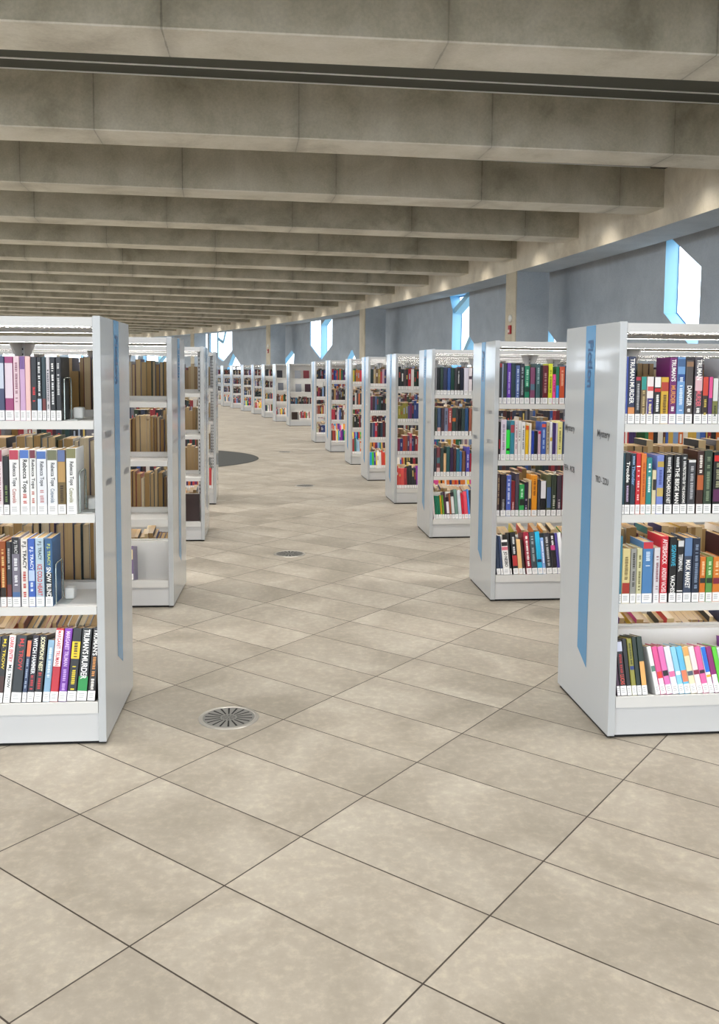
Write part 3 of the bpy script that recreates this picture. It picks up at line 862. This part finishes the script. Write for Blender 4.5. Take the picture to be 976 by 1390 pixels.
  (0.176,0.0137,0.216,'965032'),
  (0.1911,0.0274,0.223,'26262a',('B','c8c8c8',.15,.8)),
  (0.2199,0.0281,0.25,'5f7d72'),
  (0.2501,0.0282,0.243,'bcc2cc'),
  (0.2804,0.0186,0.215,'bc1830'),
  (0.301,0.0317,0.232,'d4485a'),
  (0.3347,0.0165,0.249,'4680d0'),
  (0.354,0.0221,0.242,'2c2c34'),
 ]),
 ('L1', 0):(0,[
  (0.1443,0.0192,0.231,'24262a',('D','c0c0c0',.1,.6)),
  (0.164,0.0182,0.23,'191c20',('D','f4f2ee',.1,.36),('D','d8d8d8',.4,.75)),
  (0.1832,0.0129,0.23,'c8c2c8',('D','404048',.2,.8)),
  (0.1971,0.0149,0.23,'1f343c',('B','6c2c2c',.65,.85)),
  (0.2124,0.0168,0.229,'15171c',('B','a8bcd0',.65,.85),('D','e0e0e0',.08,.6)),
  (0.2297,0.0215,0.23,'181c24',('D','d02830',.45,.7)),
  (0.2517,0.0177,0.232,'e4b4b0'),
  (0.2698,0.0196,0.232,'c09cc0',('B','70508c',.0,.2)),
  (0.2899,0.021,0.232,'dcbcc6',('D','906070',.1,.7)),
  (0.3123,0.03,0.231,'94386c',('B','d8c8d4',.1,.65)),
  (0.3432,0.019,0.231,'3c4464',('B','c0c8d8',.1,.5)),
  (0.3631,0.0185,0.229,'203038'),
 ]),
 ('L1', 1):(0,[
  (0.0955,0.0364,0.243,'ebebe9',('B','7c7a52',.0,.15),('T','Rebecca Tope','4a4a48',.2,.56,.5),('T','Cotswolds','8c8a60',.6,.82,.4)),
  (0.1339,0.0286,0.237,'6c5a34',('B','5c6c98',.0,.18),('B','b08c54',.18,.5),('D','382810',.55,.82)),
  (0.1634,0.0363,0.237,'e9eaec',('B','6c6e54',.0,.16),('T','Rebecca Tope','3c4248',.2,.56,.5),('T','Cotswolds','64788c',.6,.82,.4)),
  (0.2022,0.0353,0.237,'e4e6ec',('B','4a6cac',.02,.14),('T','Rebecca Tope','50545c',.18,.56,.5),('D','c09090',.62,.82)),
  (0.2389,0.0227,0.237,'ececea',('B','703040',.0,.13),('T','Rebecca Tope','202022',.15,.6,.62),('D','b86c60',.64,.82)),
  (0.2634,0.0332,0.237,'eeeeec',('B','4c70b8',.0,.13),('T','Rebecca Tope','161616',.15,.66,.62),('D','c06058',.68,.82)),
  (0.2986,0.0351,0.237,'ecebea',('B','b03c50',.0,.15),('T','Rebecca Tope','46464a',.2,.56,.5),('T','Cotswolds','b06a60',.6,.82,.4)),
  (0.3351,0.0201,0.214,'14181a',('D','70884c',.5,.8)),
  (0.3567,0.024,0.237,'e2d0d4',('B','8c3048',.0,.18),('D','a06874',.25,.8)),
  (0.3821,0.0249,0.237,'e8e8e6'),
 ]),
 ('L1', 2):(0,[
  (0.1876,0.0273,0.254,'3c628c',('B','20282c',.5,.88),('T','P.J. TRACY','c0d060',.08,.4,.5),('T','SNOW BLIND','f4f2ee',.42,.86,.6)),
  (0.2179,0.0307,0.256,'b0c6d6',('T','P.J. TRACY','3c4850',.05,.32,.5),('T','ICE COLD HEART','c03838',.38,.84,.55)),
  (0.25,0.0243,0.254,'4264b4',('T','P.J. TRACY','e8eef8',.12,.46,.6),('B','b4c6e0',.46,.62),('D','e0e8f4',.64,.8)),
  (0.2758,0.0252,0.253,'e9e4de',('T','P.J. TRACY','151515',.04,.44,.66),('D','b83c34',.48,.84)),
  (0.3034,0.0291,0.26,'74707e',('B','202228',0,.24),('T','P.J. TRACY','d0d0d0',.05,.24,.5),('D','e8e8ec',.3,.72),('B','4c6a98',.78,.88)),
  (0.3339,0.0184,0.242,'34353a',('D','b0b0b0',.1,.4),('B','6c3838',.65,.85)),
  (0.3538,0.0213,0.245,'90481e',('D','e8c080',.1,.7),('B','2a2420',.7,.9)),
  (0.376,0.0164,0.245,'2a3038'),
  (0.3939,0.0217,0.25,'d8d0c4'),
 ]),
 ('L1', 3):(3.5,[
  (0.0351,0.0283,0.271,'1f1a19',('T',"TRUMAN'S",'f4f2ee',.02,.38,.62),('D','d08a40',.4,.66),('D','e8e0d8',.7,.85)),
  (0.0659,0.0371,0.272,'15191a',('B','1f8a44',.66,.9),('T',"TRUMAN'S",'f4f2ee',.02,.36,.6),('T','MURDER','f4f2ee',.38,.7,.6)),
  (0.1045,0.0331,0.269,'15161a',('B','e8c41e',.18,.42),('D','201c10',.2,.4),('D','d8c020',.52,.84)),
  (0.1396,0.0291,0.27,'6c2c98',('T','MARGARET TRUMAN','d8b8ec',.04,.52,.5),('D','c09ce0',.56,.84)),
  (0.1712,0.0291,0.269,'b01c2c',('B','f2eae8',.02,.52),('T','MARGARET','c03038',.03,.28,.5),('T','TRUMAN','c03038',.3,.51,.5)),
  (0.2012,0.0246,0.226,'7c9eb8',('D','d8e8f0',.1,.6)),
  (0.2302,0.0275,0.245,'161618',('T',"SCORPIONS' NEST",'ece6c0',.03,.54,.55),('D','b83030',.56,.84)),
  (0.2587,0.0245,0.245,'1a1220',('T','WITCH HAMMER','e8e8ea',.04,.58,.6),('D','b83038',.6,.84)),
  (0.2847,0.0166,0.226,'2c3a58',('B','e0704c',.0,.26),('D','98a8c0',.3,.8)),
  (0.3037,0.0371,0.245,'20262a',('T','M.J. TROW','b83434',.05,.52,.55)),
  (0.3448,0.0239,0.246,'efeeec',('T','DARK ENTRY','c02838',.03,.4,.6),('T','M.J. TROW','141414',.44,.78,.6)),
  (0.3711,0.0253,0.245,'1a1614',('T','M.J. TROW','d8c030',.05,.5,.55),('B','40201a',.6,.85)),
  (0.3974,0.0248,0.244,'30343c'),
 ]),
}


EDGE = {}       # where the individual books stop along each shelf face: (case, level, face) -> x
for (case, lev), (lean, rows) in BOOKS.items():
    s = CASES[case][4]; lean = math.radians(abs(lean))
    prev = PT + .0015
    shift = max(0, PT + rows[0][2] * math.sin(min(lean, .056)) + .001 - rows[0][0]) if lean else 0
    for i, b in enumerate(rows):
        x0, w, h, col = b[:4]; deco = b[4:]
        li = lean
        if (case, lev) == ('R1', 3) and i < 6: li = .056
        if shift: x0 += shift
        x0 = max(x0, prev + .0003); x1 = max(x0 + .007, b[0] + shift + w - .0004); w = x1 - x0
        if (case, lev) == ('R1', 3) and i == 5: shift = 0
        # keep clear of the book before it even when neighbours were measured overlapping
        prev = x1
        d = .112 + .16 * (h - .17) + random.uniform(-.004, .006)
        d = max(.108, min(d, .165))
        if lev == 3: d = min(d, .15)
        h = min(h, .268)
        size = 'slim' if w < .015 else 'thick' if w > .030 else 'tall' if h > .245 else 'short' if h < .19 else 'upright'
        lab = '%s %s book, %s from the end panel on the %s shelf, %s' % (size, colour_word(col), ORD[i + 1], LEVN[lev], PHRASE[case])
        z = (LEV + [Z_BASE])[lev] + .0006
        rx = 0
        if lev == 3: rx = -TILT
        ly = .014 if lev == 3 else random.uniform(.010, .014)
        z += math.sin(li) * w / 2
        if lev == 3: z -= .0008
        add_book(case, s * (x0 + w / 2), ly, z, w, h, d, col, deco, lab, 'books on the %s shelf of the %s' % (LEVN[lev], PHRASE[case]), rx=rx, ry=-li * s, seed=sum(map(ord, case)) * 97 + lev * 41 + i)
    EDGE[case, lev, 0] = prev + (.03 if lean else .002)

# books of the far sides, seen by their page edges
BACKCOL = ['2c3440', '6a3030', '30402c', 'b8a88c', '202024', '8c8c90', '40305c', 'a04438', 'c8c4bc', '28404c']
def back_row(case, lev, x0, x1, hr, seed):
    s = CASES[case][4]; rng = random.Random(seed); x = x0; i = 0
    while x < x1:
        w = rng.uniform(.019, .034) if rng.random() < .8 else rng.uniform(.034, .044)
        h = rng.uniform(*hr); i += 1
        col = rng.choice(BACKCOL)
        lab = '%s book showing page edges, %s from the panel, %s shelf, %s' % ('thick' if w > .03 else 'slim', ORD[i], LEVN[lev], PHRASE[case])
        z = (LEV + [Z_BASE])[lev] + .0006
        add_book(case, s * (x + w / 2), DP - .014, z, w - .001, h, rng.uniform(.135, .16), col, (), lab, 'page-edge books on the %s shelf of the %s' % (LEVN[lev], PHRASE[case]),
                 rz=PI, rx=-TILT if lev == 3 else 0, seed=seed + i)
        x += w
    EDGE[case, lev, 1] = x
back_row('L1', 0, .034, .145, (.215, .255), 1); back_row('L1', 1, .034, .41, (.235, .262), 2); back_row('L1', 2, .034, .41, (.225, .262), 3); back_row('L1', 3, .034, .42, (.19, .235), 4)
back_row('L2', 0, .05, .36, (.215, .255), 5); back_row('L2', 1, .05, .36, (.215, .25), 6); back_row('L2', 2, .05, .36, (.19, .25), 7); back_row('L2', 3, .05, .16, (.19, .22), 8)

# single books standing or lying on their own
add_book('L2', -.25, .014, Z_BASE, .03, .20, .14, '6c5c80', (('B', 'd8c8a0', .1, .4),), 'purple-grey paperback alone on the bottom shelf, second inner-row bookcase', 'single books on the inner-row bottom shelves', rx=-TILT, ry=-.05)
add_book('L3', -.045, .05, Z_BASE - .005, .03, .225, .115, '2a1a18', (), 'dark brown book displayed face-out on the bottom shelf, third inner-row bookcase', 'face-out books', rz=PI / 2, ry=TILT, sticker=False)
FACE = [('R9', 0, .30, '8c9098', 'grey'), ('R9', 0, .52, '74343c', 'dark red'), ('R9', 1, .32, '80848c', 'grey'), ('R9', 1, .56, '3c2830', 'dark plum'), ('R9', 3, .22, '30241f', 'dark brown'), ('R10', 0, .20, '2c2c32', 'black'), ('R10', 1, .23, '5c6068', 'grey')]
for case, lev, x, col, wd in FACE:
    z = (LEV + [Z_BASE])[lev]
    add_book(case, x, .06 if lev < 3 else .04, z + (.004 if lev < 3 else -.005), .026, .2, .15, col, (), '%s book displayed face-out on the %s shelf of the %s' % (wd, LEVN[lev], PHRASE[case]), 'face-out books', rz=PI / 2, ry=.16 if lev < 3 else TILT, sticker=False)

# steel bookends closing the short rows
def bookend(case, x, lev, label):
    s = CASES[case][4]; z = LEV[lev] + .0008
    loc, rot = place(case, s * x, 0, z)
    t = tag(empty('bookend', loc, rot[2]), label, 'bookend', 'bookends on the inner row')
    m = MB(); r = .018; y0, y1, h = .03, .135, .155
    pts = [(0, y0, .003), (0, y0, h - r)] + [(0, y0 + r - r * math.cos(a), h - r + r * math.sin(a)) for a in (PI / 6, PI / 3, PI / 2)] + [(0, y1 - r + r * math.sin(a), h - r + r * math.cos(a)) for a in (0, PI / 6, PI / 3, PI / 2)] + [(0, y1, .003)]
    m.tube(pts, .0028); m.build('wire_loop', flat('b9c4bf', .25, .8), t, smooth=True)
    m = MB(); m.box(0, -s * .075, .04, .125, 0, .0014) if False else m.box(s * -.04, s * .0, .05, .12, 0, .0014); m.build('foot_plate', flat('c8ccc8', .3, .6), t)
    m = MB(); m.box(-s * .012, -s * .048, .105, .150, .002, .045); bevel(m.build('clip', flat('dcdcd8', .5), t), .006)
bookend('L1', .1375, 0, 'white bookend clip and wire loop on the top shelf of the front inner-row bookcase')
bookend('L1', .089, 1, 'wire bookend beside the white-spined books on the second shelf, front inner-row bookcase')
bookend('L1', .181, 2, 'wire bookend beside the blue book on the third shelf, front inner-row bookcase')
bookend('L2', .375, 0, 'bookend on the empty top shelf of the second inner-row bookcase')
bookend('L2', .385, 2, 'bookend on the empty third shelf of the second inner-row bookcase')
for case, lev in (('L2', 0), ('L2', 1), ('L2', 2)): EDGE[case, lev, 0] = .40 if lev != 1 else .42
EDGE['L2', 3, 0] = .30; EDGE['L3', 3, 0] = .19
for lev in (0, 1, 2): EDGE['L3', lev, 0] = .34; EDGE['L4', lev, 0] = .2

# everything past the 300 books that show largest: one object
PALS = {
 'dark': ['1c2024', '22303a', '2c2c34', '3c2430', '203c3c', '4a2c2c', '141518', '343c50', '5c2028', '2a3a2c', '6c6c74', '8c3038', '30508c', 'c8c4c0'],
 'mix': ['1c2024', '8c2430', '3c5ea8', 'd8d4cc', '2c7c80', 'c86a2c', '3c2c5c', '14161a', '6a2c5c', '2c6c44', 'c8a44c', '7c98c0', 'b83a3a', 'e4dcd4', '40444c', '583428'],
 'bright': ['d84c90', 'e0a030', '2c9cd0', '7c2c8c', 'e4e0dc', 'c83030', '4cb04c', '203060', 'f0d840', 'd87830', '181a1e'],
}
FIRST = {
 ('R4', 0): '20282c 1c2428 4a3c40 2c2428 b0202c dcd8d4 203c30 142820 303834'.split(), ('R4', 1): '8c8a3c 86843a 90883c 7c7c38 5c4880 6c2c58 1c2840 2c4484 2c3c78'.split(),
 ('R4', 2): '7c2c48 2c3470 a03c30 8c4c34 5c3c5c c04c60 2c3870 3c3440'.split(), ('R4', 3): 'b83c2c c84440 d05048 982c34 1c2024 202428 282c30 24282c'.split(),
 ('R5', 0): '203838 24302c b0a088 6c5840 a08c50 a83c44 b898a8 2c3460'.split(), ('R5', 1): '6c3048 38303c 4c5c88 2c4c50 203838 141a1c 302028'.split(), ('R5', 2): '282c34 6c7484 34406c c02c3c 302430 141820 2c4050'.split(),
 ('R5', 3): '209cd8 44c02c 4c2ca0 f0d820 f0ece4 e4e0d8 c04434 c83c30'.split(), ('R6', 0): 'e0c844 2c5c40 c06c3c b8743c d83c50'.split(), ('R6', 1): '2c2c30 d8d4d0 505058 c86c48'.split(), ('R6', 2): '5c5c40 1c2024 22262a'.split(), ('R6', 3): 'b03838 3c6c64 94bcd8 a4c8e0'.split(),
 ('R7', 0): 'a82c38 1c3c78 2848a0 b83434 38685c c86c34 2c6c48'.split(), ('R7', 1): '24282c 3c3838 b8905c 6c3c54 4c3450'.split(), ('R7', 2): 'b82c44 a83040 3c242c dcb8c8 d8d4dc'.split(), ('R7', 3): '2c2428 a84434 8c2c34 dcd8d0 f0dc38'.split(),
 ('R8', 0): '1c2430 202838 1c2430 182028'.split(), ('R8', 1): '4c2430 8c3044 3c1c24 202024'.split(), ('R8', 2): '9c8078 883c30 98503c 342824'.split(), ('R8', 3): '8c9478 bcb8a0 5c2434 3c2c38'.split(),
 ('R9', 2): '504030 203858 182c44 1c2430 6c3440 3c80a0 245878 1c3048 7c6448'.split(), ('R9', 3): 'd8d4cc 1c1c20 b04450 40343c 8c3040 c04450'.split(), ('R10', 2): '4c3430 6c4838 3c3034 9c8c94 c8a44c'.split(), ('R10', 3): 'b83040 2c7c80 c8c0b8 a0a4a8 b84c48 e8d84c'.split(),
}
def books_rest():
    m = MB(); rng = random.Random(11)
    paper = [srgb(c) for c in ('a88858', 'b89a6c', '9c7c4c', 'c4ac80')]
    stick = srgb('e6e5e3')
    def one(case, lx, z, w, h, d, col, face, lev):
        _, x, y, ps, s = CASES[case]; c, sn = math.cos(ps), math.sin(ps); tl = math.tan(TILT) if lev == 3 else 0
        ya = .013
        def P(px, py, pz):
            py = py + pz * tl; pzz = z + pz - py * 0 - (tl * (py - ya) if tl else 0)
            if face: py = DP - py
            return (x + c * px - sn * py, y + sn * px + c * py, pzz)
        a, b = s * lx, s * (lx + w)
        v = [P(a, ya, 0), P(b, ya, 0), P(b, ya + d, 0), P(a, ya + d, 0), P(a, ya, h), P(b, ya, h), P(b, ya + d, h), P(a, ya + d, h)]
        pc = rng.choice(paper); cc = srgb(col)
        for q, k in (((4, 5, 6, 7), pc), ((0, 1, 5, 4), cc), ((1, 2, 6, 5), cc), ((2, 3, 7, 6), pc), ((3, 0, 4, 7), cc)): m.poly([v[i] for i in q], 0, k)
        m.poly([P(a + s * .0008, ya - .0008, .002), P(b - s * .0008, ya - .0008, .002), P(b - s * .0008, ya - .0008, .037), P(a + s * .0008, ya - .0008, .037)], 0, stick)
        if rng.random() < .5:
            k = srgb(rng.choice(['e0dcd4', 'c8b060', '98a4b8', 'b04038'])); h0, h1 = h * rng.uniform(.4, .6), h * rng.uniform(.65, .9); q_ = .3 * w
            m.poly([P(a + s * q_, ya - .0008, h0), P(b - s * q_, ya - .0008, h0), P(b - s * q_, ya - .0008, h1), P(a + s * q_, ya - .0008, h1)], 0, k)
    for case, (_, cx_, cy_, ps, s) in CASES.items():
        far = case[0] == 'R' and int(case[1:]) > 8
        for face in (0, 1):
            for lev in range(4):
                pal = PALS[rng.choice(['dark', 'dark', 'dark', 'mix'] if lev < 3 else ['mix', 'bright'])]
                x = EDGE.get((case, lev, face), PT + .004)
                if face == 0 and (case, lev) in (('R9', 0), ('R9', 1), ('R10', 0), ('R10', 1)): x = .95
                if case == 'R9' and lev == 3 and face == 0: x = .26
                if face == 1 and lev < 2 and case in ('R9', 'R10', 'R11'): x = .95
                first = list(FIRST.get((case, lev), [])) if face == 0 else []
                hb = rng.uniform(.2, .225); same = 0
                for bay in range(4):
                    xe = PT + (bay + 1) * BAY - .025
                    if bay > 0: x = max(x, PT + bay * BAY + .025)
                    stop = xe - rng.uniform(.0, .22) * (bay > 0)
                    while x < stop:
                        w = rng.uniform(.017, .034); h = hb + rng.choice([0, 0, 0, .025, -.03, rng.uniform(-.03, .03)])
                        if x + w > xe: break
                        one(case, x, (LEV + [Z_BASE])[lev] + .0006, w - .0008, h, rng.uniform(.115, .15), first.pop(0) if first else rng.choice(pal), face, lev)
                        x += w
    mat, nt, b = principled('many_covers'); at = nt.nodes.new('ShaderNodeVertexColor'); at.layer_name = 'Col'
    nt.links.new(at.outputs[0], b.inputs['Base Color']); b.inputs['Roughness'].default_value = .35
    return tag(m.build('books', mat, col=True), 'rows of smaller and far-off library books on the white shelves', 'books', None, 'stuff')
books_rest()

# ------------------------------------------------------------------ things in the floor
def disc(mb, r, z, n=48, mat=0, r0=0.0):
    for i in range(n):
        a, b = 2 * PI * i / n, 2 * PI * (i + 1) / n
        if r0: mb.poly([(r0 * math.cos(a), r0 * math.sin(a), z), (r * math.cos(a), r * math.sin(a), z), (r * math.cos(b), r * math.sin(b), z), (r0 * math.cos(b), r0 * math.sin(b), z)], mat)
        else: mb.poly([(0, 0, z), (r * math.cos(a), r * math.sin(a), z), (r * math.cos(b), r * math.sin(b), z)], mat)
def vent_meshes():
    rim = MB(); n = 48; prof = [(.122, .0005), (.119, .0035), (.108, .0045), (.104, .003)]
    for (r0, z0), (r1, z1) in zip(prof, prof[1:]):
        for i in range(n):
            a, b = 2 * PI * i / n, 2 * PI * (i + 1) / n
            rim.poly([(r0 * math.cos(a), r0 * math.sin(a), z0), (r0 * math.cos(b), r0 * math.sin(b), z0), (r1 * math.cos(b), r1 * math.sin(b), z1), (r1 * math.cos(a), r1 * math.sin(a), z1)])
    pl = MB(); disc(pl, .105, .0028)
    sl = MB()
    for i in range(18):
        a = 2 * PI * (i + .3) / 18; c, s = math.cos(a), math.sin(a); w0, w1 = .0026, .0042
        sl.poly([(.034 * c - w0 * s, .034 * s + w0 * c, .0034), (.034 * c + w0 * s, .034 * s - w0 * c, .0034), (.096 * c + w1 * s, .096 * s - w1 * c, .0034), (.096 * c - w1 * s, .096 * s + w1 * c, .0034)])
    hub = MB()
    for j in range(4):
        for i in range(10):
            r0, r1 = .005 + j * .006, .008 + j * .006; a, b = 2 * PI * i / 10, 2 * PI * (i + .6) / 10
            hub.poly([(r0 * math.cos(a), r0 * math.sin(a), .0034), (r1 * math.cos(a), r1 * math.sin(a), .0034), (r1 * math.cos(b), r1 * math.sin(b), .0034), (r0 * math.cos(b), r0 * math.sin(b), .0034)])
    return [('rim', rim.mesh('rim', flat('a5a199', .3, .5), smooth=True)), ('grille_plate', pl.mesh('grille_plate', flat('84837f', .4, .5))), ('slot_grille', sl.mesh('slot_grille', flat('0c0c0c', .8))), ('hub_grille', hub.mesh('hub_grille', flat('2a2a2a', .7)))]
VM = vent_meshes()
for (x, y), lab in (((-.52, 3.475), 'round metal floor vent with radial slots beside the front inner-row bookcase'), ((-.53, 6.70), 'round metal floor vent in the aisle beside the third inner-row bookcase'),
                    ((-.664, 10.76), 'round metal floor vent in the aisle past the fourth inner-row bookcase'), ((-1.30, 15.29), 'tiny far floor vent in the aisle beyond the dark round mat')):
    t = tag(empty('floor_vent', (x, y, 0), .2), lab, 'floor vent', 'round floor vents along the aisle')
    for n, me in VM: link(n, me, t)
mm = MB(); n = 96; RC = 1.64
for i in range(n):
    a, b = 2 * PI * i / n, 2 * PI * (i + 1) / n
    mm.poly([(RC * math.cos(a), RC * math.sin(a), .0), (RC * math.cos(b), RC * math.sin(b), .0), ((RC - .02) * math.cos(b), (RC - .02) * math.sin(b), .008), ((RC - .02) * math.cos(a), (RC - .02) * math.sin(a), .008)])
    mm.poly([(0, 0, .008), ((RC - .02) * math.cos(a), (RC - .02) * math.sin(a), .008), ((RC - .02) * math.cos(b), (RC - .02) * math.sin(b), .008)])
tag(mm.build('round_mat', flat('333431', .9), None), 'large dark grey round mat on the floor behind the inner row', 'mat').location = (-3.245, 13.95, .001)

# ------------------------------------------------------------------ light
def area(name, loc, rz, sx, sy, power, col, spread=180, rx=0):
    l = bpy.data.lights.new(name, 'AREA'); l.shape = 'RECTANGLE'; l.size = sx; l.size_y = sy; l.energy = power; l.color = col; l.spread = math.radians(spread)
    o = bpy.data.objects.new(name, l); COL.objects.link(o); o.location = loc; o.rotation_euler = (rx, 0, rz)
    return o
GAP_W, RING_W, WORLD = 205, 120, 3.3
for a in BEAM_A[:-1]:
    if a < -3 or a > 45: continue
    am = a + .62
    area('rib_fill_light', polar(-3.2, am, Z_SLAB - .06), math.radians(am), 15, .30, GAP_W, (1, .968, .918), 125)  # added fill strip hidden behind each rib, not a known fixture
    l = bpy.data.lights.new('ring_downlight', 'SPOT'); l.energy = RING_W; l.spot_size = math.radians(96); l.spot_blend = 1; l.shadow_soft_size = .14; l.color = (1, .93, .82)
    o = bpy.data.objects.new('ring_downlight', l); COL.objects.link(o); o.location = polar(OFF_RING - .55, a + .775, Z_SLAB - .04)
w = bpy.data.worlds.new('sky'); SC.world = w; w.use_nodes = True
bg = w.node_tree.nodes['Background']; bg.inputs[0].default_value = (.86, .93, 1.0, 1); bg.inputs[1].default_value = WORLD
SC.view_settings.view_transform = 'Standard'; SC.view_settings.look = 'None'; SC.view_settings.exposure = .2; SC.view_settings.gamma = 1
SC.cycles.use_denoising = True
SC.cycles.max_bounces = 8; SC.cycles.diffuse_bounces = 4; SC.cycles.glossy_bounces = 3; SC.cycles.transparent_max_bounces = 8
SC.cycles.sample_clamp_indirect = 6
